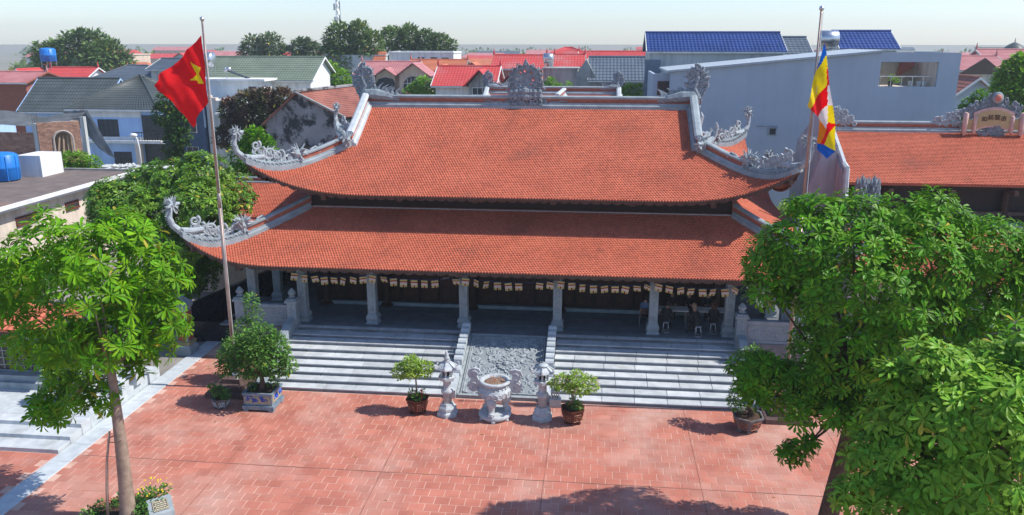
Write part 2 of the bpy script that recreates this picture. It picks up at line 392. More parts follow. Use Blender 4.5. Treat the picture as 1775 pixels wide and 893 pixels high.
def hip_dragon(rf, sx, sy, parent, sc=1., seed=3):
    "dragon finial at the hip tip, phoenix scroll and spiky dragon mask along the hip"
    tip = hip_pt(rf, sx, sy, 0); hd_ = Vector((sx, sy, 0)).normalized(); up = Vector((0,0,1))
    mb = MB()
    neck = [(-.9,.14),(-.4,.12),(.05,.2),(.3,.46),(.38,.78),(.33,1.03),(.27,1.15)]
    pts = [tip + hd_*a*sc + up*b*sc for a, b in neck]
    mb.tube(pts, [.12*sc,.15*sc,.15*sc,.13*sc,.11*sc,.095*sc,.09*sc], 9)
    for i in range(len(pts)-1):     # scales along the back of the neck
        for k in range(4):
            q = pts[i].lerp(pts[i+1], k/4); flame(mb, q, hd_*.8 - up*.1 + (pts[i+1]-pts[i]).normalized()*.4, up, .22*sc, .045*sc, .1)
    hc = tip + hd_*.24*sc + up*1.3*sc
    head_mane(mb, hc, hd_, up, .34*sc, seed, -1 if sy < 0 else 1)
    o = mb.build('dragon_finial', CARVE, parent)
    # phoenix scroll mass
    mb = MB()
    def hp(s_): return hip_pt(rf, sx, sy, s_/1.414*sc)
    for (s0, h, r, d) in ((.70,.50,.34,1),(1.2,.62,.30,-1),(1.62,.48,.30,1),(1.35,.32,.24,1),(.95,.28,.22,-1),(1.95,.30,.24,-1),(.6,.85,.2,1)):
        scroll(mb, hp(s0) + up*(h+.14)*sc, hd_, up, r*sc, 1.5, .075*sc, d, 2.2 if d > 0 else .6)
    for (s0, h, a, L) in ((.65,.7,.5,.5),(.85,.85,.2,.5),(1.2,.9,.1,.45),(1.3,.85,-.3,.5),(1.5,.7,-.6,.5),(1.9,.5,-.8,.5)):
        flame(mb, hp(s0) + up*h*.7*sc, hd_*a + up, hd_, L*sc, .075*sc, .25)
    for k in range(9):
        scroll(mb, hp(.35 + k*.2) + up*.18*sc, hd_, up, .13*sc, 1.2, .05*sc, -1 if k % 2 else 1, k, 12, 5)
    relief_mass(mb, hp(1.3) + up*.1*sc, hd_, up, (-.75*sc, .75*sc, .05*sc, .75*sc, lambda x, z: z < .8*sc-abs(x)*.5), 26, (.08*sc, .14*sc), .04*sc, seed+1)
    mb.build('phoenix_carving', CARVE, parent)
    mb = MB(); mc = hp(2.6) + up*.55*sc
    head_mane(mb, mc, hd_, up, .5*sc, seed+5, -1)
    relief_mass(mb, hp(2.6) + up*.05*sc, hd_, up, (-.55*sc, .5*sc, .05*sc, .62*sc, lambda x, z: True), 22, (.09*sc, .15*sc), .045*sc, seed+2)
    c0 = hp(3.15)                                     # curling tail behind the mask
    pp = [c0 + up*.3*sc + hd_*.1, c0 + up*.62*sc - hd_*.12*sc, c0 + up*.72*sc - hd_*.35*sc, c0 + up*.5*sc - hd_*.55*sc, c0 + up*.55*sc - hd_*.72*sc]
    mb.tube(pp, [.05*sc,.055*sc,.05*sc,.09*sc,.04*sc], 6); mb.ball(pp[4] + up*.08*sc, .1*sc, 6)
    mb.build('dragon_mask', CARVE, parent)
def hip_band(rf, sx, sy, parent, t_end, s=1.):
    nn = Vector((sx, -sy, 0)).normalized()
    N = 26; T = [t_end*i/N for i in range(N+1)]
    p1 = [(hip_pt(rf, sx, sy, t) + Vector((0,0,.06)), nn) for t in T if t <= 2.0]
    mb = MB(); sweep(mb, p1, rect(.24*s, -.14, .1)); sweep(mb, p1, [(-.17*s,.1),(.17*s,.1),(.13*s,.3),(-.13*s,.3)])
    for q, _ in p1[::1]:
        for sd_ in (-1, 1): scroll(mb, q + nn*sd_*.17*s + Vector((0,0,.16)), Vector((sx, sy, 0)).normalized(), (0,0,1), .09, 1.2, .028, 1, 0, 10, 4)
    mb.build('hip_base', STONE, parent)
    p2 = [(hip_pt(rf, sx, sy, t) + Vector((0,0,.06)), nn) for t in T if t >= 1.85]
    band(p2, parent, 'hip_ridge', s)
up_deck = deck(UP, 'upper_roof', [TERRAD, WOODB]); rooftiles(UP, up_deck)
lo_deck = deck(LO, 'lower_roof', [TERRAD, WOODB]); rooftiles(LO, lo_deck)
for rf in (UP, LO):     # scalloped eave board under the tile edge, front and sides
    mb = MB()
    def eave(p, q, n, ax):
        for i in range(n):
            a = i/n; b = (i+1)/n
            A = Vector(p).lerp(Vector(q), a); B = Vector(p).lerp(Vector(q), b); M_ = (A+B)/2
            za, zb, zm = rf.z(A.x, A.y), rf.z(B.x, B.y), rf.z(M_.x, M_.y)
            o = len(mb.v); t = Vector((0, .05, 0)) if ax == 0 else Vector((-.05 if A.x > 0 else .05, 0, 0))
            L = [(A, za-.02), (B, zb-.02), (B, zb-.14), (A.lerp(B,.8), zb-.20), (M_, zm-.23), (A.lerp(B,.2), za-.20), (A, za-.14)]
            vs = [(XC+P_.x, YC+P_.y, z_) for P_, z_ in L] + [(XC+P_.x+t.x, YC+P_.y+t.y, z_) for P_, z_ in L]
            mb.add(vs, [tuple(range(7)), tuple(range(13, 6, -1))] + [(k, k+7, (k+1) % 7+7, (k+1) % 7) for k in range(7)])
    e = .03
    eave((-rf.hw+e, -rf.hd+e, 0), (rf.hw-e, -rf.hd+e, 0), int(rf.hw*2/.46), 0)
    for sx in (-1, 1): eave((sx*(rf.hw-e), -rf.hd+e, 0), (sx*(rf.hw-e), rf.hd-e, 0), int(rf.hd*2/.46), 1)
    mb.build('eave_board', WOODB, up_deck if rf is UP else lo_deck)
for sx in (-1, 1):
    for sy in (-1, 1):
        hip_band(UP, sx, sy, temple, 3.75, .95); hip_dragon(UP, sx, sy, temple, 1., 11+sx+3*sy)
        hip_band(LO, sx, sy, temple, 4.25, .95); hip_dragon(LO, sx, sy, temple, 1.05, 31+sx+3*sy)
        for rf, t1 in ((UP, 3.6), (LO, 2.4)):     # corner hip rafter under the eave
            a = hip_pt(rf, sx, sy, .25) + Vector((0,0,-.3)); b = hip_pt(rf, sx, sy, t1) + Vector((0,0,-.45)); nn = Vector((sx, -sy, 0)).normalized()
            mb = MB(); sweep(mb, [(a, nn), (a.lerp(b,.35) + Vector((0,0,-.16)), nn), (b, nn)], rect(.12, -.16, .14)); mb.build('hip_rafter', WOODB, temple)
        # gable edge ridge
        X = sx*8.36; pth = []
        for i in range(13):
            Y = sy*(3.3 - 3.1*i/12); pth.append((Vector((XC+X, YC+Y, UP.z(X*.99, Y) + .10)), Vector((1,0,0))))
        band(pth, temple, 'gable_ridge', 1.25, True, LSTONE if sx < 0 else STONE)  # left ridge in paler stone: its sunlit tone is put into the colour
        # guardian dragon where gable ridge meets hip
        base = Vector((XC+sx*8.6, YC+sy*3.25, UP.z(8.4, 3.25) + .15)); fw = Vector((-sx*.45, sy*.9, 0)).normalized(); up = Vector((0,0,1))
        mb = MB(); head_mane(mb, base + fw*.45 + up*.22, fw, up, .36, 50+sx, 1)
        mb.tube([base + fw*.3 + up*.1, base - fw*.25 + up*.15, base - fw*.55 + Vector((sx*.25,0,.45)), base - fw*.5 + Vector((sx*.4,0,.95)), base - fw*.35 + Vector((sx*.42,0,1.15))], [.24,.22,.15,.10,.03], 8)
        relief_mass(mb, base - fw*.1, fw, up, (-.4,.4,-.05,.45, lambda x, z: True), 18, (.1,.17), .045, 60+sx)
        for k in range(5): flame(mb, base + fw*(.3-.2*k) + up*.3, up + Vector((sx*.5,0,0)), fw, .5, .07, .3)
        mb.build('guardian_dragon', CARVE, temple)
for sx in (-1, 1):      # triangular gable wall
    X = XC+sx*8.15; zt = UP.z(0, 0)
    MB().prism([(-3.2, UP.z(8, 3.2)-.15), (3.2, UP.z(8, 3.2)-.15), (0, zt-.15)], (X, YC, 0), (0,1,0), (0,0,1), (1,0,0), .12).build('gable_wall', WOOD, temple)
zr = UP.z(0, 0)
ridge = band([(Vector((XC-8.75, YC, zr-.02)), Vector((0,1,0))), (Vector((XC+8.75, YC, zr-.02)), Vector((0,1,0)))], temple, 'main_ridge', 1.05)
def ridge_end(cx, cy, cz, sx, parent, s=1., seed=5, mt=CARVE_SHADE):
    ex = Vector((sx, 0, 0)); ez = Vector((0,0,1)); o = Vector((cx, cy, cz)); mb = MB()
    # horizontal dragon with flames, mouth biting the ridge inward
    pts = [o - ex*1.65*s + ez*.12*s, o - ex*1.15*s + ez*.28*s, o - ex*.5*s + ez*.38*s, o - ex*0*s + ez*.42*s, o + ex*.28*s + ez*.15*s]
    mb.tube(pts, [.07*s, .20*s, .29*s, .26*s, .16*s], 8)
    for k in range(13):
        q = o + ex*(.15-.14*k)*s + ez*(.45-.015*k)*s; flame(mb, q, ez + ex*rnd(-.6,.3), ex, rnd(.38,.62)*s, .095*s, .3)
    relief_mass(mb, o + ez*.1*s, ex, ez, (-1.35*s, .3*s, -.05*s, .7*s, lambda x, z: z < .75*s + x*.25), 44, (.09*s,.17*s), .045*s, seed)
    # tall openwork tail scroll
    for (x, z, r, d, a) in ((-.08,1.1,.30,1,3.5),(.34,1.22,.28,-1,0.),(.12,.72,.24,1,1.),(.10,1.62,.20,-1,2.),(.42,.95,.22,1,5.),(-.12,1.42,.18,1,1.)):
        scroll(mb, o + ex*x*s + ez*z*s, ex, ez, r*s, 1.35, .085*s, d, a)
    mb.tube([o + ex*.12*s, o + ex*.22*s + ez*.45*s, o + ex*.05*s + ez*.8*s, o + ex*.2*s + ez*1.2*s, o + ex*.1*s + ez*1.7*s], [.2*s,.15*s,.12*s,.10*s,.05*s], 8)
    relief_mass(mb, o + ex*.13*s + ez*1.05*s, ex, ez, (-.42*s, .42*s, -.65*s, .6*s, lambda x, z: abs(x) < (.42 - abs(z-.1)*.35)*s), 16, (.1*s,.18*s), .05*s, seed+3)
    for k in range(9):
        a = -.5 + 4.2*k/8; dv = ex*math.cos(a) + ez*math.sin(a); flame(mb, o + ex*.14*s + ez*1.2*s + dv*.34*s, dv + ez*.5, ex, .3*s, .085*s, .3)
    for k in range(5): flame(mb, o + ex*(.02+.09*k)*s + ez*.35*s, ez + ex*.1*(k-2), ex, .75*s, .055*s, .12)
    flame(mb, o + ex*.1*s + ez*1.6*s, ez, ex, .42*s, .09*s, .05)
    return mb.build('ridge_dragon', mt, parent)
for sx in (-1, 1): ridge_end(XC+sx*8.35, YC, zr+.12, sx, temple, 1.08, 70+sx)
def lotus_medallion(cx, cy, cz, parent, s=1.):
    mb = MB(); o = Vector((cx, cy, cz)); ex = Vector((1,0,0)); ez = Vector((0,0,1)); ey = Vector((0,1,0))
    def P(x, z, y=0): return o + ex*x*s + ez*z*s + ey*y*s
    for k in range(9):
        x = -.72+.18*k; scroll(mb, P(x, .1, -.1), ex, ez, .13*s, 1.3, .05*s, 1 if k % 2 else -1, k, 14, 5); scroll(mb, P(x+.07, -.08, -.12), ex, ez, .12*s, 1.2, .045*s, 1, k*2, 12, 5)
    for sg in (-1, 1):
        pts = [P(sg*x, z) for x, z in ((.7,.0),(.95,.16),(1.15,.02),(1.4,.1),(1.6,.06),(1.85,.14),(2.2,.12))]
        mb.tube(pts, [.09*s,.06*s,.06*s,.05*s,.05*s,.04*s,.03*s], 6); scroll(mb, P(sg*.95,.08), ex, ez, .14*s, 1.2, .04*s, sg, 0, 12, 5)
    for row, zz, up_ in ((0,.38,-1),(1,.62,1)):
        for k in range(-3, 4):
            mb.ball(P(k*.255*(1-.05*row), zz, -.12+.02*abs(k)), (.165 if k else .23)*s, 8, (.95 if k else 1.1, .6, 1.))
    # disc body with openings: ring + lobes
    cz0 = 1.25
    for r_, th_ in ((.30,.07),(.58,.10)):
        mb.tube([P(r_*math.cos(a), cz0 + r_*math.sin(a)) for a in [2*math.pi*k/24 for k in range(25)]], th_*s, 8)
    mb.lathe(0, 0, [(.28,-.05),(.28,.05)], 16); n0 = len(mb.v)-32
    for i in range(n0, len(mb.v)):
        q = mb.v[i]; mb.v[i] = tuple(P(q[0], cz0 + q[1], q[2]))
    for k in range(8):
        a = 2*math.pi*(k+.5)/8; mb.ball(P(.44*math.cos(a), cz0+.44*math.sin(a), -.02), .1*s, 8, (1,.7,1))
    for k in range(11):
        a = math.pi*(-.12 + 1.24*k/10); rr = .70; mb.ball(P(rr*math.cos(a)*1.08, cz0 - .02 + rr*math.sin(a), 0), .13*s, 8, (1,.6,1)); scroll(mb, P(rr*math.cos(a)*1.1, cz0 + rr*math.sin(a), -.08), ex, ez, .16*s, 1.3, .04*s, 1 if k > 5 else -1, a, 12, 5)
    for sg in (-1, 1):
        for (x, z) in ((.55,.85),(.78,.95),(.42,.8),(.85,.72)): scroll(mb, P(sg*x, z, -.03), ex, ez, .15*s, 1.4, .05*s, sg, 0, 14, 5)
        mb.prism([(sg*.2,.55),(sg*.85,.6),(sg*.72,1.0),(sg*.3,1.0)], o + ey*-.03*s, ex*s, ez*s, ey, .1*s)
    mb.prism([(-.16,1.9),(.16,1.9),(.12,2.05),(0,2.3),(-.12,2.05)], o + ey*-.06*s, ex*s, ez*s, ey, .12*s); mb.ball(P(0,1.98,-.05), .15*s, 8, (1,.6,1))
    return mb.build('lotus_medallion', CARVE_SHADE, parent)
lotus_medallion(XC-.05, YC-.1, zr+.12, temple, .98)
# upper wall between the tiers, wooden posts
w0, w1 = LO.z(0, -5.2)-.2, 7.4
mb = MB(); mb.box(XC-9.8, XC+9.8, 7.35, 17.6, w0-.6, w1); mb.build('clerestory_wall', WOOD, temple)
mb = MB(); mb.box(XC-9.95, XC+9.95, 7.22, 7.32, w0-.1, w0+.22); mb.build('wall_plate', LSTONE, temple)
for k in range(6):
    MB().box(XC-8.8+k*3.52-.12, XC-8.8+k*3.52+.12, 6.1, 7.4, 6.72, 6.9).build('eave_bracket', WOODB, temple)
# platform, floor slabs
pf = MB(); pf.box(XC-12.6, XC+12.6, 8*RUN+.03, 21.5, -.02, PZ-.05); plat = pf.build('platform', FLOORST, temple)
sl = MB().bbox(0, 1.19, 0, .585, -.05, 0, .006).mesh('floor_slab', [FLOORST])
r = 0; y = 8*RUN
while y < 7.4:
    x = XC-12.6 + (.6 if r % 2 else 0) - .6
    while x < XC+12.5:
        link('floor_slab', sl, plat, loc=(x, y, PZ - rnd(0, .003))); x += 1.2
    y += .595; r += 1
# steps
def flight(x0, x1, seed):
    rg = random.Random(seed)
    st = MB(); 
    for k in range(1, 9): st.box(x0, x1, (k-1)*RUN+.05, 9*RUN, (k-1)*RISE-.02, k*RISE-.05)
    fl = st.build('staircase', STONE, temple)
    for k in range(1, 10):
        x = x0 - rg.uniform(0, .6)
        while x < x1:
            a = max(x, x0); b = min(x + 1.27, x1)
            if b - a > .08:
                y0 = (k-1)*RUN; y1 = y0 + RUN + .03 if k < 9 else y0 + .3
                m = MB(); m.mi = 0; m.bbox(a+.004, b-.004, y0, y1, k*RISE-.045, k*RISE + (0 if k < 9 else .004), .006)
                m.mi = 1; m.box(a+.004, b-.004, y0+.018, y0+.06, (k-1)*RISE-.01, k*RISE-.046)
                m.build('step_slab', [TREAD, RISER_SHADE], fl)
            x += 1.28
flight(-10.62, -3.02, 1); flight(1.12, 8.78, 2)
# curved side curbs and central ramp
for x, sg in ((-10.8, -1), (8.96, 1)):
    m = MB(); prof = [(3.75,1.35),(3.75,1.75),(3.3,1.7),(2.9,1.45),(2.5,1.12),(.3,.42),(.1,.36),(-.05,.2),(-.05,0),(3.75,0)]
    m.prism(prof, (x-.17, 0, 0), (0,1,0), (0,0,1), (1,0,0), .34); m.build('side_curb', STONE, temple)
for x in (-2.83, .95):
    m = MB(); m.prism([(-.06,0),(-.06,.35),(3.9,1.62),(4.0,1.35),(4.0,0)], (x-.13, 0, 0), (0,1,0), (0,0,1), (1,0,0), .26)
    for k in range(7):
        t = 3.75 - k*.36; zc = .36 + (t+.06)*.32
        m.box(x-.16, x+.16, t-.16, t+.15, zc-.1, zc+.13); m.tube([(x-.17, t, zc+.13), (x+.17, t, zc+.13)], .165, 10)
    m.tube([(x-.17, 1.15, .70), (x+.17, 1.15, .70)], .2, 12)
    m.build('ramp_stringer', LSTONE, temple)
rm = MB(); rm.prism([(.02,-.01),(.02,.10),(3.85,1.33),(3.85,-.01)], (-2.68, 0, 0), (0,1,0), (0,0,1), (1,0,0), 3.48)
rp_ = rm.build('carved_ramp', mat('ramp_ground', (.27,.30,.315), (.21,.235,.25), .8, 6., .3), temple)
sl_ = math.atan2(1.23, 3.83); ry = Vector((0, math.cos(sl_), math.sin(sl_))); rn = Vector((0, -math.sin(sl_), math.cos(sl_)))
rel = MB(); rg = random.Random(4); o = Vector((-2.68, .02, .10))
def RP(x, y, h=0.): return o + Vector((x,0,0)) + ry*y + rn*h
for (a, b, c_, d_) in ((.0,3.48,.0,.10),(.0,3.48,3.85,3.97),(.0,.10,.0,4.0),(3.38,3.48,.0,4.0),(.22,3.26,.2,.25),(.22,3.26,3.72,3.77),(.22,.27,.2,3.77),(3.21,3.26,.2,3.77)):
    rel.add([RP(a,c_,0),RP(b,c_,0),RP(b,d_,0),RP(a,d_,0),RP(a,c_,.05),RP(b,c_,.05),RP(b,d_,.05),RP(a,d_,.05)], [(4,5,6,7),(0,1,5,4),(1,2,6,5),(2,3,7,6),(3,0,4,7)])
for k in range(170):
    x = rg.uniform(.36, 3.12); y = rg.uniform(.34, 3.62)
    if math.hypot(x-1.78, y-2.0) < .34: continue
    r_ = rg.uniform(.10, .24); scroll(rel, RP(x, y, .0), (1,0,0), ry, r_, rg.uniform(.5, 1.3), rg.uniform(.04, .075), rg.choice((-1,1)), rg.uniform(0,6), 10, 5)
for k in range(12):     # central lotus
    a = 2*math.pi*k/12
    for rr, bb in ((.30,.10),(.19,.07)): rel.ball(RP(1.78+rr*math.cos(a+rr), 2.0+rr*math.sin(a+rr), .03), bb, 6, (1,1,.6))
rel.ball(RP(1.78, 2.0, .05), .14, 10)
for k in range(46):
    t = k/46*3.7; rel.ball(RP(.165, .15+t, .04), .05, 5); rel.ball(RP(3.32, .15+t, .04), .05, 5)
rel.build('ramp_relief', mat('relief_stone', (.35,.385,.40), (.26,.29,.305), .75, 6., .4, 40), rp_)
# columns
def column(x, y, front=True):
    m = MB(); z = PZ
    m.lathe(x, y, [(.40,0),(.40,.05),(.32,.12),(.38,.24),(.39,.32),(.31,.42),(.28,.46)], 4, math.pi/4, z); m.mi = 0
    b = m.build('column', STONE, temple)
    s = .19; m = MB(); m.box(x-s, x+s, y-s, y+s, z+.46, z+2.72)
    m.box(x-s-.05, x+s+.05, y-s-.05, y+s+.05, z+2.72, z+2.86); m.box(x-s-.1, x+s+.1, y-s-.1, y+s+.1, z+2.86, z+2.95)
    m.build('column_shaft', STONE, b)
    m = MB(); yf = y-s
    for a, c_, d_, e_ in ((-.145,-.12,.55,2.6),(.12,.145,.55,2.6),(-.12,.12,.55,.575),(-.12,.12,2.575,2.6),(-.12,.12,.9,.925),(-.12,.12,1.22,1.245)):
        m.box(x+a, x+c_, yf-.014, yf+.01, z+d_, z+e_)
    rgc = random.Random(int(x*10))
    for k in range(17): scroll(m, (x+rgc.uniform(-.07,.07), yf-.004, z+1.32+k*.073), (1,0,0), (0,0,1), .06, .8, .018, rgc.choice((-1,1)), rgc.uniform(0,6), 8, 4)
    m.build('column_relief', CARVE, b)
for x in (-12.9, -10.55, -7.3, -3.1, 1.1, 5.3, 8.55, 10.9): column(x, 4.75)
for y in (7.6, 11, 14.5, 18):
    for x in (-12.9, 10.9): column(x, y)
# beams under the lower eave
MB().box(XC-12.2, XC+12.2, 4.6, 4.9, 4.28, 4.55).build('eave_beam', WOOD, temple)
for x in (-12.9, -10.55, -7.3, -3.1, 1.1, 5.3, 8.55, 10.9):
    m = MB(); m.box(x-.09, x+.09, 3.55, 7.4, 4.12, 4.34); m.box(x-.13, x+.13, 3.35, 3.65, 4.02, 4.3); m.build('roof_bracket', WOODB, temple)
# front wall with folding doors, threshold
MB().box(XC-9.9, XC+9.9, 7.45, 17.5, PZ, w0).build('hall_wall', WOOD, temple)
MB().box(XC-9.6, XC+9.6, 7.22, 7.5, PZ, PZ+.16).build('threshold', STONE, temple)
for i in range(20):
    x = XC-9.3 + i*.93; m = MB(); m.box(x+.03, x+.88, 7.36, 7.45, PZ+.2, PZ+2.55)
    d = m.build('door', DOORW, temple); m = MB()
    m.box(x+.12, x+.79, 7.33, 7.36, PZ+.3, PZ+.95); m.box(x+.12, x+.79, 7.335, 7.36, PZ+1.05, PZ+1.3)
    for k in range(6): m.box(x+.14+k*.12, x+.17+k*.12, 7.335, 7.36, PZ+1.4, PZ+2.4)
    m.build('door_panel', mat('door_panel', (.055,.022,.016),(.03,.013,.010),.45,5.), d)
for x in (-10.3, -7.3, -3.1, 1.1, 5.3, 8.3):
    MB().lathe(x, 7.2, [(.3,0),(.3,.1),(.2,.16),(.19,3.0)], 12, 0, PZ).build('inner_column', DOORW, temple)
# balustrades with finial posts
def balustrade(x0, x1):
    y = 3.98
    for x in (x0, x1):
        m = MB(); m.box(x-.21, x+.21, y-.21, y+.21, PZ-.2, PZ+1.12); m.box(x-.28, x+.28, y-.28, y+.28, PZ+1.12, PZ+1.22); m.box(x-.23, x+.23, y-.23, y+.23, PZ+1.22, PZ+1.3)
        m.box(x-.25, x+.25, y-.25, y+.25, PZ-.2, PZ+.06)
        p = m.build('baluster_post', STONE, temple)
        MB().lathe(x, y, [(.1,0),(.16,.06),(.1,.12),(.17,.2),(.18,.27),(.1,.38),(.05,.44),(.01,.46)], 10, 0, PZ+1.3).build('post_finial', STONE, p)
        m = MB()
        for k in range(9): scroll(m, (x, y-.213, PZ+.2+k*.095), (1,0,0), (0,0,1), .07, .8, .02, 1 if k % 2 else -1, k, 8, 4)
        m.build('post_relief', CARVE, p)
    a, b = x0+.21, x1-.21
    m = MB(); m.box(a, b, y-.12, y+.12, PZ-.01, PZ+.12); m.box(a, b, y-.07, y+.07, PZ+.12, PZ+.84); m.box(a, b, y-.14, y+.14, PZ+.84, PZ+1.0)
    pn = m.build('balustrade_panel', STONE, temple); m = MB()
    for (p, q, r_, s_) in ((a+.1,b-.1,.24,.27),(a+.1,b-.1,.74,.77),(a+.1,a+.13,.27,.74),(b-.13,b-.1,.27,.74)): m.box(p, q, y-.09, y-.06, PZ+r_, PZ+s_)
    rgb = random.Random(3)
    for k in range(26): scroll(m, (rgb.uniform(a+.25, b-.25), y-.072, PZ+rgb.uniform(.34,.66)), (1,0,0), (0,0,1), rgb.uniform(.06,.11), 1., .022, rgb.choice((-1,1)), rgb.uniform(0,6), 10, 4)
    m.build('panel_relief', CARVE, pn)
balustrade(-13.2, -10.77); balustrade(8.95, 11.3)
# ================================================================ COURTYARD OBJECTS
def T_(name, label, cat, loc, group=None): return thing(name, label, cat, loc, group)
ULS = mat('urn_stone', (.50,.535,.55), (.36,.39,.405), .75, 7., .4, 40)
# ---- incense urn
ux, uy = -.92, -1.5
urn = T_('incense_urn', 'large grey stone incense urn on three lion legs filled with sand between the two lanterns', 'urn', (ux, uy, 0))
m = MB(); m.lathe(ux, uy, [(.5,0),(.5,.06),(.6,.09),(.63,.16),(.6,.24),(.5,.27),(.02,.28)], 28)
for k in range(6):
    a = math.pi/6+k*math.pi/3; m.box(ux+.55*math.cos(a)-.07, ux+.55*math.cos(a)+.07, uy+.55*math.sin(a)-.07, uy+.55*math.sin(a)+.07, 0, .1)
m.build('urn_base', ULS, urn, True)
for a in (-1.75, .35, 2.45):
    c, s_ = math.cos(a), math.sin(a); m = MB()
    m.tube([(ux+.40*c, uy+.40*s_, .95), (ux+.46*c, uy+.46*s_, .72), (ux+.40*c, uy+.40*s_, .5), (ux+.45*c, uy+.45*s_, .33), (ux+.5*c, uy+.5*s_, .27)], [.2,.18,.12,.11,.15], 10)
    m.ball((ux+.52*c, uy+.52*s_, .75), .1, 8); scroll(m, (ux+.58*c, uy+.58*s_, .74), (-s_, c, 0), (0,0,1), .09, 1.2, .03); m.ball((ux+.5*c, uy+.5*s_, .31), .13, 8, (1,1,.7))
    for q in (-1, 0, 1): m.ball((ux+.58*c - q*.06*s_, uy+.58*s_ + q*.06*c, .29), .05, 6)
    m.build('lion_leg', ULS, urn, True)
m = MB(); m.lathe(ux, uy, [(.1,.72),(.35,.76),(.55,.90),(.64,1.08),(.60,1.22),(.50,1.32),(.47,1.38),(.58,1.44),(.60,1.50),(.57,1.54),(.47,1.54),(.44,1.46),(.40,1.40),(.02,1.40)], 32)
m.build('bowl', ULS, urn, True); m = MB()
for k in range(22):
    a = 2*math.pi*k/22; c, s_ = math.cos(a), math.sin(a); scroll(m, (ux+.625*c, uy+.625*s_, 1.08), (-s_, c, 0), (0,0,1), .10, 1.2, .028, 1 if k % 2 else -1, k, 12, 4)
    m.ball((ux+.53*c, uy+.53*s_, 1.31), .05, 5)
m.build('bowl_relief', ULS, urn)
m = MB(); m.lathe(ux, uy, [(.43,1.42),(.40,1.46),(.2,1.475),(.01,1.48)], 20); ash = m.build('sand', mat('ash_sand', (.30,.22,.17), (.18,.12,.09), .95, 20., .6, 80), urn, True)
m = MB(); rg = random.Random(5)
for k in range(60):
    a = rg.uniform(0, 6.28); r_ = .36*math.sqrt(rg.random()); x, y = ux+r_*math.cos(a), uy+r_*math.sin(a)
    m.tube([(x, y, 1.45), (x+rg.uniform(-.02,.02), y+rg.uniform(-.02,.02), 1.45+rg.uniform(.05,.16))], .006, 4)
m.build('incense_sticks', mat('incense_red', (.45,.12,.06), (.5,.3,.15)), urn, kind='stuff')
for sg in (-1, 1):
    pts = [(.0,.0),(.10,-.12),(.28,-.16),(.42,-.05),(.46,.15),(.36,.30),(.30,.36),(.40,.42),(.47,.56),(.40,.74),(.22,.80),(.02,.76),(-.03,.66),(.06,.60),(.10,.48),(.04,.34),(-.06,.2)]
    m = MB(); m.prism([(x*sg, z) for x, z in pts], (ux+sg*.57, uy-.05, 1.18), (1,0,0), (0,0,1), (0,1,0), .1)
    scroll(m, (ux+sg*.79, uy-.06, 1.30), (1,0,0), (0,0,1), .15, 1.4, .028, sg); scroll(m, (ux+sg*.80, uy-.06, 1.72), (1,0,0), (0,0,1), .15, 1.4, .028, -sg)
    m.tube([(ux+sg*.5, uy, 1.12), (ux+sg*.62, uy, 1.1)], .09, 8); m.build('handle', ULS, urn)
# ---- stone lanterns
def lantern(x, y, label, spire):
    t = T_('stone_lantern', label, 'lantern', (x, y, 0), 'carved stone lanterns flanking the urn')
    m = MB(); h = math.pi/6
    m.lathe(x, y, [(.42,0),(.42,.14),(.34,.2),(.36,.22),(.36,.32),(.27,.42),(.24,.5)], 6, h); m.build('lantern_base', ULS, t)
    m = MB(); m.lathe(x, y, [(.17,.5),(.16,.86),(.22,.9),(.24,.97),(.22,1.04),(.16,1.08),(.15,1.34),(.2,1.4)], 12); m.build('shaft', ULS, t, True)
    m = MB(); m.lathe(x, y, [(.18,1.38),(.34,1.46),(.35,1.58),(.26,1.6)], 6, h); m.build('platform', ULS, t)
    m = MB()
    for k in range(6):
        a = h+k*math.pi/3; px, py = x+.21*math.cos(a), y+.21*math.sin(a); m.box(px-.035, px+.035, py-.035, py+.035, 1.6, 1.86)
    m.lathe(x, y, [(.25,1.84),(.27,1.88)], 6, h); m.build('light_chamber', ULS, t)
    MB().lathe(x, y, [(.11,1.6),(.11,1.86)], 6, h).build('chamber_core', BLACK, t)
    m = MB(); m.lathe(x, y, [(.3,1.86),(.40,1.90),(.36,1.96),(.22,2.08),(.13,2.14),(.1,2.16)], 6, h)
    for k in range(6):
        a = h+k*math.pi/3; c, s_ = math.cos(a), math.sin(a)
        m.tube([(x+.12*c, y+.12*s_, 2.15), (x+.3*c, y+.3*s_, 2.02), (x+.42*c, y+.42*s_, 1.93), (x+.48*c, y+.48*s_, 1.99), (x+.47*c, y+.47*s_, 2.07), (x+.43*c, y+.43*s_, 2.07)], [.03,.035,.045,.045,.04,.02], 6)
    rf = m.build('lantern_roof', ULS, t); 
    if spire: MB().lathe(x, y, [(.1,2.15),(.13,2.19),(.07,2.23),(.11,2.28),(.12,2.33),(.07,2.37),(.09,2.42),(.05,2.47),(.05,2.52),(.015,2.62)], 10).build('lantern_finial', ULS, rf, True)
    else: MB().lathe(x, y, [(.2,2.14),(.21,2.17),(.04,2.19)], 10).build('lantern_finial', ULS, rf, True)
lantern(-2.75, -1.45, 'stone lantern with a tall tiered spire standing left of the incense urn', True)
lantern(.87, -1.42, 'stone lantern with a flat topless roof standing right of the incense urn', False)
MB()
m = MB(); m.box(1.08, 1.52, -.42, -.06, 0, .32); m.box(1.14, 1.46, -.36, -.1, .32, .36)
for k in range(4): m.box(1.14+.09*k, 1.18+.09*k, -.38, -.1, .36, .62)
m.box(1.12, 1.48, -.4, -.08, .62, .67); tag(m.build('stone_offering_stand', LSTONE), 'small pale stone block with slatted top beside the right ramp stringer', 'stand')
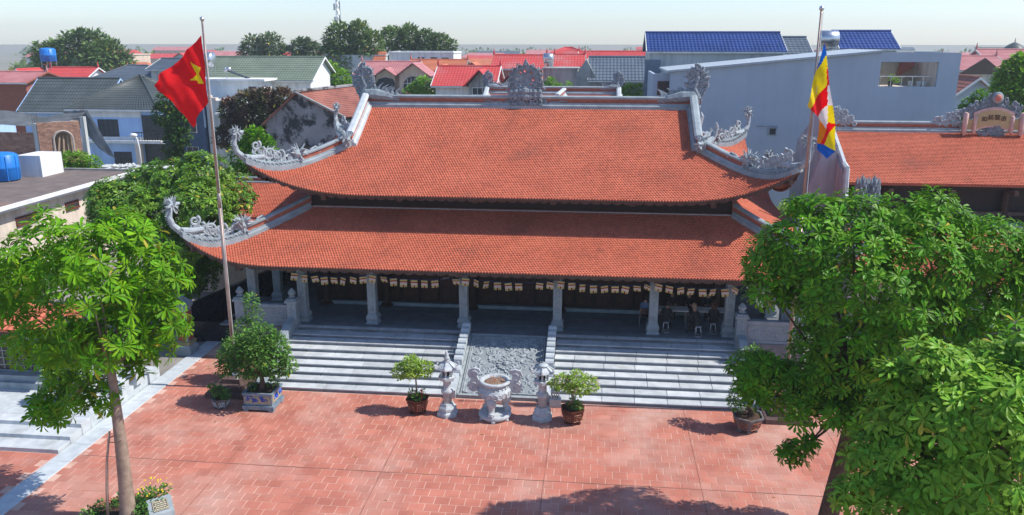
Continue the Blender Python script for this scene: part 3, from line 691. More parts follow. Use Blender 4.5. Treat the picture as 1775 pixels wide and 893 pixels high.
# ---- foliage tools
def leaf_mesh(mb, o, d, up, L, w, fold=.25, droop=.3, seg=3):
    o, d, up = Vector(o), Vector(d).normalized(), Vector(up); s = d.cross(up)
    if s.length < 1e-3: s = d.orthogonal()
    s.normalize(); n = s.cross(d).normalized(); prof = [.10, .45, .92, 1., .12] if seg == 3 else [.15, 1., .05]
    vs = []; k = len(prof)
    for i in range(k):
        t = i/(k-1) if k < 5 else (0, .33, .62, .86, 1.)[i]; p = o + d*L*t - n*(droop*L*t*t); ww = w*prof[i]/2
        vs += [p - s*ww + n*fold*ww, p, p + s*ww + n*fold*ww]
    fs = []
    for i in range(k-1):
        a = i*3; fs += [(a, a+1, a+4, a+3), (a+1, a+2, a+5, a+4)]
    mb.add(vs, fs)
def rosette(mb, n, L, w, seed, tilt=(.1,.7), droop=.35):
    rg = random.Random(seed)
    for i in range(n):
        a = 2*math.pi*(i + rg.uniform(-.25,.25))/n * (1 if n < 9 else 1.0); el = rg.uniform(*tilt)
        d = Vector((math.cos(a)*math.cos(el), math.sin(a)*math.cos(el), math.sin(el)))
        leaf_mesh(mb, d*.03, d, (0,0,1), L*rg.uniform(.75, 1.1), w*rg.uniform(.85,1.15), .3, rg.uniform(droop*.5, droop*1.4))
    return mb
def surf_points(blobs, n, rg, shrink=.78, flat=1., lowbias=-.6, minr=.75):
    out = []; W_ = [b[3]**2 for b in blobs]; it = 0
    while len(out) < n and it < n*40:
        it += 1; b = rg.choices(blobs, W_)[0]; z = rg.uniform(lowbias, 1); a = rg.uniform(0, 6.2832); q = math.sqrt(max(0, 1-z*z))
        nrm = Vector((q*math.cos(a), q*math.sin(a), z)); rr = b[3]*rg.uniform(minr, 1.12)
        p = Vector(b[:3]) + Vector((nrm.x*rr, nrm.y*rr, nrm.z*rr*flat))
        if any((p - Vector(c[:3])).length < c[3]*shrink for c in blobs if c is not b): continue
        out.append((p, nrm))
    return out
def rotto(nrm, rg, upw=.6, jit=.35):
    d = (nrm + Vector((rg.uniform(-jit,jit), rg.uniform(-jit,jit), upw + rg.uniform(-jit,jit)))).normalized()
    return d.to_track_quat('Z', 'Y').to_matrix().to_4x4() @ Matrix.Rotation(rg.uniform(0, 6.28), 4, 'Z')
def limbs(mb, base, blobs, r0, rg, nsub=None):
    "branches from a fork point to the blob centres"
    base = Vector(base)
    for b in blobs:
        c = Vector(b[:3]); mid = base.lerp(c, .5) + Vector((rg.uniform(-.15,.15), rg.uniform(-.15,.15), -.12*(c-base).length*.4))
        mb.tube([base, base.lerp(mid,.5)+Vector((0,0,-.03)), mid, mid.lerp(c,.6), c], [r0, r0*.8, r0*.6, r0*.4, r0*.2], 6)
def leafy_tree(name, label, cat, base, trunk_pts, trunk_r, blobs, leafmat, barkmat, nparts, nrest, ros, rg_seed, fork=None, nfill=0, group=None, ros_s=(.8,1.15), upw=.6):
    rg = random.Random(rg_seed); t = thing(name, label, cat, base, group)
    m = MB(); m.tube(trunk_pts, trunk_r, 12); f = Vector(fork or trunk_pts[-1]); limbs(m, f, blobs, trunk_r[-1]*.55, rg); m.build('trunk', barkmat, t, True)
    meshes = []; protos = []
    for k in range(4):
        mb = rosette(MB(), *ros, seed=rg_seed*10+k); protos.append(mb); meshes.append(mb.mesh('leaf_cluster', [leafmat]))
    pts = surf_points(blobs, nparts + nrest, rg)
    cp = Vector(camp); cen = sum((Vector(b[:3]) for b in blobs), Vector())/len(blobs)
    pts.sort(key=lambda q: (q[0]-cp).length - (q[1].dot((cp-q[0]).normalized()))*1.5)
    restmb = MB()
    for i, (p, nrm) in enumerate(pts):
        k = rg.randrange(4); s_ = rg.uniform(*ros_s); M = Matrix.Translation(p) @ rotto(nrm, rg, upw) @ Matrix.Scale(s_, 4)
        if i < nparts:
            o = link('leaf_cluster', meshes[k], t); o.matrix_basis = M
        else:
            st = len(restmb.v); restmb.add([M @ Vector(v) for v in protos[k].v], protos[k].f)
    for _ in range(nfill):
        b = rg.choice(blobs); r_ = b[3]*rg.random()**.5*.85; a = rg.uniform(0,6.28); z = rg.uniform(-1,1); q = math.sqrt(1-z*z)
        p = Vector(b[:3]) + Vector((q*math.cos(a), q*math.sin(a), z))*r_; d = Vector((rg.uniform(-1,1), rg.uniform(-1,1), rg.uniform(-.6,.6)))
        leaf_mesh(restmb, p, d, (0,0,1), ros[1]*1.1, ros[2]*1.5, .1, .2, 2)
    if restmb.f: restmb.build('crown', leafmat, t, kind='stuff')
    return t
def clump_tree(name, label, cat, base, blobs, leafmat, barkmat, n, leaf, seed, trunk_r=.15, group=None, fill=.35, stemtop=None, parent=None, shrink=.7):
    "tree or bush whose crown is many small leaves through the blobs' volume"
    rg = random.Random(seed); t = parent or thing(name, label, cat, base, group); b0 = Vector(base); cen = sum((Vector(b[:3]) for b in blobs), Vector())/len(blobs)
    low = min(b[2]-b[3]*.3 for b in blobs); fk = Vector(stemtop) if stemtop else Vector((cen.x*.6+b0.x*.4, cen.y*.6+b0.y*.4, max(b0.z+.1, b0.z+(low-b0.z)*.85)))
    m = MB(); m.tube([b0, b0.lerp(fk,.5)+Vector((trunk_r*.4,0,0)), fk], [trunk_r*1.25, trunk_r, trunk_r*.8], 8); limbs(m, fk, blobs, trunk_r*.5, rg); m.build('trunk', barkmat, t, True)
    mb = MB(); W_ = [b[3]**2 for b in blobs]; bl = blobs
    for p, nrm in surf_points(bl, int(n*(1-fill)), rg, shrink, 1., -.75, .7):
        d = (nrm*.7 + Vector((rg.uniform(-1,1), rg.uniform(-1,1), rg.uniform(-.5,.9)))).normalized()
        s_ = leaf*rg.uniform(.6,1.25); leaf_mesh(mb, p, d, (rg.uniform(-.5,.5), rg.uniform(-.5,.5), 1), s_, s_*.5, .2, .25, 2)
    for _ in range(int(n*fill)):
        b = rg.choices(bl, W_)[0]; d = Vector((rg.gauss(0,1), rg.gauss(0,1), rg.gauss(0,1))).normalized(); p = Vector(b[:3]) + d*b[3]*rg.random()**.6
        s_ = leaf*rg.uniform(.7,1.3); leaf_mesh(mb, p, d + Vector((0,0,rg.uniform(-.5,.5))), (0,0,1), s_, s_*.55, .2, .2, 2)
    mb.build('crown', leafmat, t, kind='stuff'); return t
LEAF_Y = mat('leaf_bright', (.165,.35,.012), (.095,.22,.008), .45, .8, isl=.3, trans=.28, spec=.1)
LEAF_G = mat('leaf_green', (.12,.28,.010), (.08,.20,.008), .42, .8, isl=.35, trans=.22, spec=.15)
LEAF_F = mat('leaf_front', (.21,.38,.035), (.16,.30,.025), .42, .8, isl=.3, trans=.25, spec=.15)
LEAF_D = mat('leaf_dark', (.035,.085,.014), (.06,.125,.016), .45, .5, isl=.4, trans=.18, spec=.15)
LEAF_B = mat('leaf_bonsai', (.34,.48,.07), (.24,.36,.05), .6, 2., isl=.35, trans=.25)
LEAF_S = mat('leaf_shrub', (.07,.17,.025), (.13,.26,.04), .45, 2., isl=.4, trans=.2)
LEAF_M = mat('leaf_maroon', (.15,.075,.06), (.08,.12,.035), .6, .6, isl=.4, trans=.15)
LEAF_FAR = mat('leaf_far', (.15,.225,.06), (.10,.16,.05), .7, .12, isl=.35, trans=.15)
LEAF_FAR2 = mat('leaf_far_pale', (.15,.2,.09), (.11,.16,.07), .7, .12, isl=.3, trans=.15)
# ---- glazed pots with bonsai
def hexpot(t, x, y, r_, h, mt, relief, name='pot'):
    m = MB(); a0 = math.pi/6
    m.lathe(x, y, [(r_*.62,.08),(r_*.66,.12),(r_*.78,.16),(r_*1.0,h*.88),(r_*1.1,h*.9),(r_*1.12,h),(r_*.98,h),(r_*.95,h-.07)], 6, a0)
    for k in range(6):
        a = a0+k*math.pi/3; m.ball((x+r_*.62*math.cos(a), y+r_*.62*math.sin(a), .07), .085, 6)
    p = m.build(name, mt, t); m = MB()
    for k in range(6):
        a = k*math.pi/3+math.pi/6 + math.pi/6; c, s_ = math.cos(a), math.sin(a); ra = r_*.80; ctr = Vector((x+ra*c, y+ra*s_, h*.52)); e = Vector((-s_, c, 0)); up = Vector((c*.25, s_*.25, 1)).normalized()
        w_ = r_*.3; hh = h*.24
        q = [ctr+e*a_*w_+up*b_*hh+Vector((c,s_,0))*.012 for a_, b_ in ((-1,-1),(1,-1),(1,1),(-1,1),(-1,-1))]; m.tube(q, .014, 4)
        scroll(m, ctr + Vector((c,s_,0))*.012, e, up, w_*.6, 1.2, .018, 1, 0, 10, 4); m.tube([ctr-e*w_*.5-up*hh*.6, ctr+e*w_*.5-up*hh*.6], .014, 4)
    m.build('pot_relief', relief, p)
    MB().lathe(x, y, [(r_*.96,h-.08),(r_*.5,h-.03),(.01,h-.01)], 12).build('soil', SOIL, t)
POT = mat('brown_glaze', (.11,.03,.018), (.07,.02,.014), .35, 6., .15, 20, spec=.5); POTR = mat('pot_relief_tan', (.45,.22,.13), (.3,.13,.08), .6)
POTG = mat('grey_glaze', (.16,.17,.18), (.12,.10,.09), .5, 6., .2); POTO = mat('pot_relief_orange', (.45,.14,.06), (.3,.1,.05), .6)
FLW = mat('pink_flowers', (.65,.35,.42), (.6,.5,.5), .7)
def sprinkle(t, blobs, n, mt, name, size, seed):
    rg = random.Random(seed); mb = MB()
    for p, nrm in surf_points(blobs, n, rg, .7, 1., -.1, .95): mb.ball(p, size*rg.uniform(.7,1.2), 5)
    mb.build(name, mt, t, kind='stuff')
B1 = [(-4.12,-1.4,1.95,.34),(-4.53,-1.4,1.65,.32),(-3.63,-1.4,1.78,.33),(-4.11,-1.2,1.68,.3),(-3.42,-1.4,1.88,.18),(-4.05,-1.6,1.75,.28)]
B2 = [(1.62,-1.7,1.62,.32),(2.14,-1.7,1.72,.36),(2.62,-1.7,1.58,.32),(1.94,-1.5,1.45,.3),(1.35,-1.7,1.55,.2),(2.3,-1.9,1.5,.28)]
t = T_('potted_bonsai', 'airy pale green bonsai in brown hexagonal pot left of the spired lantern', 'potted plant', (-3.92, -1.4, 0), 'bonsai in brown hexagonal pots')
hexpot(t, -3.92, -1.4, .42, .62, POT, POTR); clump_tree('', '', '', (-3.95,-1.4,.58), B1, LEAF_B, TRUNK, 2600, .10, 3, .035, parent=t, fill=.3)
clump_tree('', '', '', (-4.0,-1.5,.58), [(-4.1,-1.45,.78,.16),(-3.75,-1.35,.76,.14),(-3.9,-1.65,.74,.14)], LEAF_S, TRUNK, 260, .10, 4, .01, parent=t); MB().lathe(-3.72,-1.55,[(.015,.6),(.015,.95),(.05,.97),(.05,1.0)],8).build('red_tag', mat('red_tag',(.5,.05,.03)), t)
t = T_('potted_bonsai', 'flowering bonsai in brown hexagonal pot right of the flat roofed lantern', 'potted plant', (2.02, -1.65, 0), 'bonsai in brown hexagonal pots')
hexpot(t, 2.02, -1.65, .44, .62, POT, POTR); clump_tree('', '', '', (2.0,-1.65,.58), B2, LEAF_B, TRUNK, 2600, .10, 5, .04, parent=t, fill=.3); sprinkle(t, B2, 110, FLW, 'blossoms', .028, 9)
clump_tree('', '', '', (2.1,-1.7,.58), [(2.0,-1.6,.78,.2),(2.2,-1.8,.78,.16)], LEAF_S, TRUNK, 260, .10, 4, .01, parent=t)
t = T_('potted_bonsai', 'dark leaved gnarled bonsai in grey hexagonal pot with orange motifs by the right steps', 'potted plant', (8.4, -1.55, 0))
hexpot(t, 8.4, -1.55, .55, .62, POTG, POTO); clump_tree('', '', '', (8.5,-1.5,.58), [(8.38,-1.6,1.74,.42),(8.0,-1.6,1.27,.40),(8.53,-1.5,2.42,.37),(7.9,-1.6,1.04,.25),(8.8,-1.5,1.4,.35),(8.5,-1.2,2.75,.4)], LEAF_S, BARK, 2200, .11, 6, .09, parent=t)
# blue glazed trough with round shrub
t = T_('potted_shrub', 'dense round shrub in blue and white glazed rectangular trough', 'potted plant', (-10.0, -1.55, 0))
BG = mat('blue_grey_glaze', (.20,.27,.32), (.12,.18,.24), .4, 5., .2, stain=(.35,.33,.28), sscale=3.); BL = mat('cobalt_paint', (.02,.09,.50), (.015,.06,.35), .4); YL = mat('ochre_paint', (.42,.36,.22), (.3,.28,.2), .5)
m = MB(); x0, x1, y0, y1 = -10.62, -9.42, -2.05, -.98
m.box(x0+.12, x1-.12, y0+.12, y1-.12, .02, .1); m.box(x0-.02, x1+.02, y0-.02, y1+.02, .1, .24); m.box(x0+.06, x1-.06, y0+.06, y1-.06, .24, .3)
m.box(x0+.04, x1-.04, y0+.04, y1-.04, .3, .66)
for a in ((x0, x1, y0, y0+.09), (x0, x1, y1-.09, y1), (x0, x0+.09, y0+.09, y1-.09), (x1-.09, x1, y0+.09, y1-.09)): m.box(*a, .66, .76)
for x in (x0, x1-.2):
    for y in (y0, y1-.2): m.box(x, x+.2, y, y+.2, 0, .1)
p = m.build('trough', BG, t); m = MB(); rg = random.Random(2)
m.box(x0+.12, x1-.12, y0+.025, y0+.045, .34, .62); m.box(x1-.045, x1-.025, y0+.12, y1-.12, .34, .62); m.build('ochre_panel', YL, p); m = MB()
for k in range(9): scroll(m, (rg.uniform(x0+.2, x0+.75), y0+.02, rg.uniform(.42,.58)), (1,0,0), (0,0,1), rg.uniform(.04,.08), 1, .022, 1, k, 8, 4)
for k in range(3): scroll(m, (rg.uniform(x1-.4, x1-.2), y0+.02, rg.uniform(.42,.58)), (1,0,0), (0,0,1), .06, 1, .02, 1, k, 8, 4)
for k in range(9): scroll(m, (x1-.02, rg.uniform(y0+.2, y1-.2), rg.uniform(.38,.6)), (0,1,0), (0,0,1), rg.uniform(.05,.09), 1, .03, 1, k, 8, 4)
m.build('blue_motif', BL, p); MB().box(x0+.08, x1-.08, y0+.08, y1-.08, .6, .72).build('soil', SOIL, t)
SH = [(-11.3,-1.3,1.9,.5),(-11.5,-1.3,1.45,.35),(-8.9,-1.5,1.75,.3),(-10.9,-1.5,2.45,.4),(-9.83,-1.5,2.95,.45),(-9.38,-1.5,2.55,.48),(-10.22,-1.5,2.49,.60),(-10.75,-1.3,2.1,.5),(-10.68,-1.2,1.5,.5),(-9.55,-1.5,1.75,.48),(-9.1,-1.5,1.55,.28),(-9.7,-1.8,2.3,.62),(-10.2,-1.5,1.8,.6),(-9.6,-1.2,2.2,.6),(-8.95,-1.5,2.05,.2)]
clump_tree('', '', '', (-10.05,-1.5,.7), SH, LEAF_S, BARK, 6000, .14, 8, .10, parent=t, fill=.35)
clump_tree('', '', '', (-9.8,-1.4,.7), [(-9.65,-1.3,.95,.2),(-10.4,-1.6,.85,.16)], LEAF_S, BARK, 180, .13, 8, .015, parent=t)
# small grey hexagonal pot
t = T_('small_potted_plant', 'small grey hexagonal pot of trailing leaves at the foot of the flagpole plinth', 'potted plant', (-11.62, -1.75, 0))
hexpot(t, -11.62, -1.78, .34, .42, POTG, LSTONE); clump_tree('', '', '', (-11.6,-1.7,.4), [(-11.4,-1.8,.55,.2),(-11.75,-1.7,.62,.22),(-11.95,-1.7,.8,.15)], LEAF_S, BARK, 420, .12, 12, .015, parent=t)
t = T_('shrub', 'airy shrub growing behind the left flagpole plinth', 'shrub', (-12.1, .9, 0))
clump_tree('', '', '', (-11.8,.9,0), [(-11.6,.7,2.2,.55),(-11.9,.7,1.5,.6),(-11.2,.9,2.9,.35),(-11.3,.9,3.5,.3),(-12.1,.6,1.0,.5),(-11.2,.6,1.3,.5),(-12.3,.5,1.6,.3)], LEAF_S, BARK, 2600, .13, 13, .05, parent=t)
# ---- flagpoles on stepped plinths
PLM = mat('brown_granite', (.14,.09,.08), (.09,.06,.055), .35, 8., spec=.5); POLE = mat('steel_pole', (.42,.33,.29), (.30,.23,.20), .4, 2., metal=.5)
def flagpole(x, y, top, label):
    t = T_('flagpole', label, 'flagpole', (x, y, 0), 'flagpoles on stepped plinths'); m = MB()
    m.tube([(x, y, .6), (x, y, top*.52)], .075, 10); m.tube([(x, y, top*.52), (x, y, top*.56)], [.075, .05], 10); m.tube([(x, y, top*.56), (x, y, top)], [.05,.038], 10); m.build('pole', POLE, t, True)
    m = MB(); m.lathe(x, y, [(.16,.6),(.15,.66),(.10,.7),(.10,.95),(.12,.97),(.12,1.0),(.08,1.02)], 12); m.build('pole_socket', STEEL, t, True)
    MB().ball((x, y, top+.05), .09, 8).build('pole_ball', STEEL, t, True)
    m = MB(); m.tube([(x+.06, y-.03, top-.05), (x+.10, y-.04, top*.5), (x+.07, y-.03, 1.6)], .008, 4); m.build('halyard', WHITE, t)
    p = MB(); p.bbox(x-.85, x+.85, y-1.05, y+.7, 0, .2, .01); p.bbox(x-.6, x+.6, y-.78, y+.55, .2, .4, .01); p.bbox(x-.38, x+.38, y-.5, y+.35, .4, .6, .01)
    p.build('plinth', PLM, t); return t
flagpole(-11.8, 0, 14.5, 'steel flagpole on brown stepped plinth carrying the red flag with a yellow star')
flagpole(10.02, 0, 14.8, 'steel flagpole beside the right trees carrying the five coloured buddhist flag')
def inpoly(x, z, P):
    c = False; j = len(P)-1
    for i in range(len(P)):
        if (P[i][1] > z) != (P[j][1] > z) and x < (P[j][0]-P[i][0])*(z-P[i][1])/(P[j][1]-P[i][1]) + P[i][0]: c = not c
        j = i
    return c
def cloth(name, outline, regions, mats, fold, y0, n=110):
    "flag cloth hanging in folds: grid clipped to its hanging outline, dyed areas per face; two sides 6 mm apart"
    xs = [p[0] for p in outline]; zs = [p[1] for p in outline]; x0, x1, z0, z1 = min(xs), max(xs), min(zs), max(zs); st = .028
    nx = int((x1-x0)/st)+1; nz = int((z1-z0)/st)+1; mb = MB(); idx = {}
    def near(x, z):     # pull border vertices onto the outline
        if inpoly(x, z, outline): return x, z
        best = None
        for i in range(len(outline)):
            a = outline[i-1]; b = outline[i]; dx, dz = b[0]-a[0], b[1]-a[1]; t = cl(((x-a[0])*dx+(z-a[1])*dz)/(dx*dx+dz*dz+1e-9)); q = (a[0]+dx*t, a[1]+dz*t); d = math.hypot(q[0]-x, q[1]-z)
            if best is None or d < best[0]: best = (d, q)
        return best[1]
    for i in range(nx):
        for k in range(nz):
            cx, cz = x0+(i+.5)*st, z0+(k+.5)*st
            if not inpoly(cx, cz, outline): continue
            mi = 0
            for r_, (poly, c) in enumerate(regions):
                if inpoly(cx, cz, poly): mi = c
            q = []
            for a, b in ((0,0),(1,0),(1,1),(0,1)):
                key = (i+a, k+b)
                if key not in idx:
                    x, z = near(x0+(i+a)*st, z0+(k+b)*st); idx[key] = len(mb.v); mb.v.append((x, y0+fold(x, z), z))
                q.append(idx[key])
            mb.f.append(tuple(q)); mb.m.append(mi)
    me = mb.mesh(name, mats, True); return me
def flagmat(name, c): return mat(name, c, tuple(v*.88 for v in c), .65, 6., .25, 60, trans=.3, spec=.1)
FR = flagmat('flag_red', (.72,.015,.02)); FY = flagmat('flag_yellow', (.78,.60,.02)); FB = flagmat('flag_blue', (.012,.10,.42)); FW = flagmat('flag_white', (.75,.70,.68)); FO = flagmat('flag_orange', (.75,.22,.015))
OUT = [(-11.86,13.98),(-12.3,13.58),(-12.75,13.2),(-13.09,12.9),(-13.55,12.55),(-14.04,12.17),(-13.9,11.98),(-13.66,11.85),(-13.3,11.45),(-12.95,11.15),(-12.7,10.85),(-12.5,10.62),(-12.38,10.72),(-12.36,10.95),(-12.15,11.2),(-11.86,11.55)]
star = [(-12.37,13.03),(-12.0,12.82),(-12.1,12.58),(-11.93,12.25),(-12.21,12.25),(-12.23,12.34),(-12.51,12.36),(-12.21,12.59)]
def fold_v(x, z):
    s_ = (-11.86-x); return -.02 - .22*s_*.3 + .16*s_*math.sin((z*1.0+x*1.35)*2.6) + .07*math.sin((z-x*.8)*6.)*cl(s_*.6) + .04*math.sin(x*9+z*4)
o = link('hanging_flag', cloth('national_flag', OUT, [(star, 1)], [FR, FY], fold_v, 0)); o.name = 'red_flag'
tag(o, 'red flag with a yellow star hanging in folds from the left flagpole', 'flag')
BO = [(10.14,13.84),(10.28,13.29),(10.35,12.97),(10.47,12.36),(10.63,11.67),(10.79,10.94),(10.91,10.07),(10.64,9.81),(10.25,10.16),(10.24,10.47),(10.26,11.2),(9.91,11.5),(9.78,11.63),(9.81,11.93),(9.95,12.58),(10.11,13.23)]
BR = [([(10.1,13.9),(10.28,13.33),(10.16,13.04),(9.9,12.62),(10.0,13.23)],2),([(10.26,13.36),(10.36,12.94),(10.41,12.33),(9.91,11.47),(9.7,11.63),(9.78,11.99),(9.9,12.65),(10.16,13.04)],1),
 ([(10.41,12.33),(10.49,11.67),(10.3,11.15),(9.85,11.5)],0),([(10.32,12.98),(10.55,12.36),(10.41,12.32)],0),([(10.41,12.33),(10.52,12.35),(10.68,11.64),(10.49,11.67)],3),
 ([(10.49,11.67),(10.58,11.06),(10.57,10.81),(10.2,11.25)],3),([(10.49,11.67),(10.68,11.64),(10.85,11.01),(10.58,11.06)],1),([(10.2,11.24),(10.58,10.82),(10.36,10.32),(10.18,10.37)],4),
 ([(10.58,11.07),(10.82,11.01),(10.49,10.29),(10.36,10.33),(10.57,10.82)],0),([(10.8,11.02),(10.99,10.04),(10.49,10.3)],1),([(10.18,10.38),(10.5,10.3),(10.99,10.04),(10.64,9.7),(10.18,10.15)],2)]
def fold_b(x, z): return -.06 + .12*math.sin((x*3.2+z*.9)*2.2) + .05*math.sin(z*5+x*11) - .25*abs(x-10.3)
o = link('buddhist_flag', cloth('buddhist_flag', BO, BR, [FR, FY, FB, FW, FO], fold_b, -.05)); tag(o, 'drooping buddhist flag in blue, yellow, red, white and orange on the right flagpole', 'flag')
# ---- bunting under the eave
bt = T_('bunting', 'string of small five striped buddhist flags hanging under the lower eave', 'bunting', (XC, 4.35, 4.0))
cols = [-10.9, -7.3, -3.1, 1.1, 5.3, 9.0]; zc = 3.72; yb = 4.40; sp = []
mats5 = [mat('bunting_yellow', (.70,.62,.25), (.62,.55,.2), .8, trans=.25), mat('bunting_red', (.42,.03,.02), (.36,.03,.02), .8), mat('bunting_white', (.75,.66,.62), (.7,.6,.55), .8, trans=.25), mat('bunting_blue', (.03,.08,.3), (.03,.08,.3), .8)]
def bflag():
    m = MB(); w_ = .14
    for a, b, c in ((.0,.02,3),(.02,.09,0),(.09,.13,1),(.13,.23,2)):
        m.mi = c; m.add([(-w_,0,-a),(w_,0,-a),(w_,.01,-b),(-w_,.01,-b)], [(0,1,2,3)])
    for k in range(5):
        m.mi = 0 if k != 2 else 1; x = -w_+k*.056; m.add([(x,.01,-.23),(x+.056,.01,-.23),(x+.05,.012,-.31),(x+.006,.012,-.31-.02*(k % 2))], [(0,1,2,3)])
    return m.mesh('bunting_flag', mats5)
bme = bflag(); rg = random.Random(6); strm = MB()
for a, b in zip(cols[:-1], cols[1:]):
    n = max(3, round((b-a)/.455)); pr = None
    for k in range(n+1):
        u_ = k/n; x = a+(b-a)*u_; z = zc - .16*(1-(2*u_-1)**2)
        if pr: strm.tube([pr, (x, yb, z)], .006, 4)
        pr = (x, yb, z)
        if k < n: sp.append((x+.16, z - .012))
strm.build('string', mats5[3], bt)
for x, z in sp:
    o = link('bunting_flag', bme, bt); o.matrix_basis = Matrix.Translation((x, yb-.008, z)) @ Matrix.Rotation(rg.gauss(0,.10), 4, 'Y') @ Matrix.Rotation(rg.gauss(0,.25) + (1.2 if rg.random() < .05 else 0), 4, 'X') @ Matrix.Rotation(rg.gauss(0,.3), 4, 'Z') @ Matrix.Scale(1.12, 4)
# ---- flower bed round the left tree
bed = T_('flower_bed', 'round brick edged flower bed with yellow flowers at the foot of the left tree', 'flower bed', (BEDX, BEDY, 0))
brk = MB().bbox(-.024, .024, 0, .26, -.01, .055, .008).mesh('brick', [mat('bed_brick', (.50,.20,.14), (.38,.14,.10), .85, 6., .3, 30, isl=.2)])
for k in range(96):
    a = 2*math.pi*k/96; o = link('brick', brk, bed); o.matrix_basis = Matrix.Translation((BEDX+1.02*math.cos(a), BEDY+1.02*math.sin(a), rnd(0,.008))) @ Matrix.Rotation(a-math.pi/2+.25, 4, 'Z')
m = MB(); m.lathe(BEDX, BEDY, [(1.08,-.01),(1.0,.03),(.4,.06),(.01,.07)], 28); m.build('soil', SOIL, bed)
BS = [(-10.65,-8.95,.3,.3),(-10.35,-8.75,.42,.25),(-10.75,-8.6,.28,.25),(-11.9,-9.2,.18,.22),(-11.6,-8.7,.14,.2),(-10.5,-9.3,.2,.25),(-12.05,-9.6,.2,.2),(-10.2,-8.55,.55,.14)]
clump_tree('', '', '', (-10.7,-8.9,.05), BS, mat('leaf_bed', (.10,.22,.03), (.07,.17,.03), .5, 2., isl=.3, trans=.25), BARK, 1100, .11, 22, .01, parent=bed)
sprinkle(bed, [(-10.5,-8.75,.62,.38),(-10.2,-8.6,.7,.25)], 26, mat('yellow_petal', (.75,.60,.02), (.7,.5,.02)), 'yellow_flowers', .03, 4)
pl = T_('plaque_stone', 'small slanted stone block with a dark inscribed plate beside the flower bed', 'plaque', (-10.1, -9.0, 0), None)
M = Matrix.Translation((-10.08, -9.05, 0)) @ Matrix.Rotation(R(40), 4, 'Z') @ Matrix.Scale(1.15, 4)
m = MB(); m.add([(-.3,-.2,0),(.3,-.2,0),(.3,.2,0),(-.3,.2,0),(-.3,-.16,.12),(.3,-.16,.12),(.3,.2,.42),(-.3,.2,.42)], [(0,3,2,1),(4,5,6,7),(0,1,5,4),(1,2,6,5),(2,3,7,6),(3,0,4,7)]).tf(M); m.build('stone_block', STONE, pl)
def PQ(x, t_, h): return (x, -.16+.36*t_ - h*.64, .12+.30*t_ + h*.77)
m = MB(); q = [PQ(-.19,.18,.003),(PQ(.19,.18,.003)),(PQ(.19,.82,.003)),(PQ(-.19,.82,.003))]; q2 = [PQ(-.19,.18,.018),PQ(.19,.18,.018),PQ(.19,.82,.018),PQ(-.19,.82,.018)]
m.add(q+q2, [(4,5,6,7),(0,1,5,4),(1,2,6,5),(2,3,7,6),(3,0,4,7)]).tf(M); pp = m.build('plate', mat('bronze_plate', (.07,.07,.05), (.1,.1,.07), .5), pl)
m = MB(); rg = random.Random(8); GOLD = mat('gilt_lettering', (.55,.50,.35), (.5,.42,.3), .5)
for k in range(5):
    x = -.15 + .03*(k % 2); 
    while x < .13:
        w_ = rg.uniform(.02,.05); t0 = .26+.11*k; m.add([PQ(x,t0,.021),PQ(x+w_,t0,.021),PQ(x+w_,t0+.05,.021),PQ(x,t0+.05,.021)], [(0,1,2,3)]); x += w_+.012
for a, b, c, d in ((-.18,.18,.2,.22),(-.18,.18,.78,.8),(-.18,-.17,.22,.78),(.17,.18,.22,.78)): m.add([PQ(a,c,.021),PQ(b,c,.021),PQ(b,d,.021),PQ(a,d,.021)], [(0,1,2,3)])
m.tf(M); m.build('inscription', GOLD, pp)
# ---- tables, stools and people under the right bay
def table(x, y, w_, label, g):
    t = T_('folding_table', label, 'table', (x, y, PZ), g); z = PZ
    MB().bbox(x-w_/2, x+w_/2, y-.35, y+.35, z+.71, z+.75, .01).build('table_top', WHITE, t)
    for a in (-1, 1):
        for b in (-1, 1): MB().tube([(x+a*(w_/2-.1), y+b*.28, z), (x+a*(w_/2-.15), y+b*.28, z+.71)], .016, 6).build('leg', STEEL, t)
table(6.2, 6.0, 1.5, 'white topped folding table nearest the column on the porch', 'folding tables on the porch')
table(8.0, 6.0, 1.5, 'white topped folding table nearest the right balustrade on the porch', 'folding tables on the porch')
def stool(x, y, label):
    t = T_('steel_stool', label, 'stool', (x, y, PZ), 'round steel stools on the porch'); z = PZ
    MB().lathe(x, y, [(.15,.43),(.16,.45),(.15,.47),(.02,.475)], 14, 0, z).build('seat', STEEL, t, True)
    for k in range(4):
        a = math.pi/4+k*math.pi/2; MB().tube([(x+.12*math.cos(a), y+.12*math.sin(a), z+.44), (x+.16*math.cos(a), y+.16*math.sin(a), z+.2), (x+.18*math.cos(a), y+.18*math.sin(a), z+.01)], .013, 6).build('leg', STEEL, t, True)
    MB().tube([(x+.185*math.cos(a), y+.185*math.sin(a), z+.015) for a in [2*math.pi*k/14 for k in range(15)]], .013, 5).build('foot_ring', STEEL, t, True)
for x, y, lb in ((5.89,4.95,'steel stool just right of the fourth column under the person holding a phone'), (7.26,4.55,'front steel stool under the blonde person in black'), (7.95,5.0,'steel stool under the person with curly brown hair'), (8.55,5.45,'empty steel stool closest to the right balustrade'), (6.3,7.0,'steel stool behind the table in the shadow left'), (7.1,7.0,'steel stool behind the table in the shadow centre'), (7.9,7.0,'steel stool behind the table in the shadow right')): stool(x, y, lb)
ch = T_('chair', 'steel framed chair behind the fourth column holding the person in blue', 'chair', (4.98, 5.75, PZ)); x, y, z = 4.98, 5.75, PZ
MB().box(x-.22, x+.22, y-.22, y+.22, z+.43, z+.47).build('seat', BLACK, ch); MB().box(x-.2, x+.2, y-.25, y-.22, z+.6, z+.85).build('backrest', BLACK, ch)
for a in (-1, 1):
    for b in (-1, 1): MB().tube([(x+a*.2, y+b*.21, z), (x+a*.2, y+b*.21, z+(.43 if b > 0 else .85))], .013, 6).build('leg', STEEL, ch)
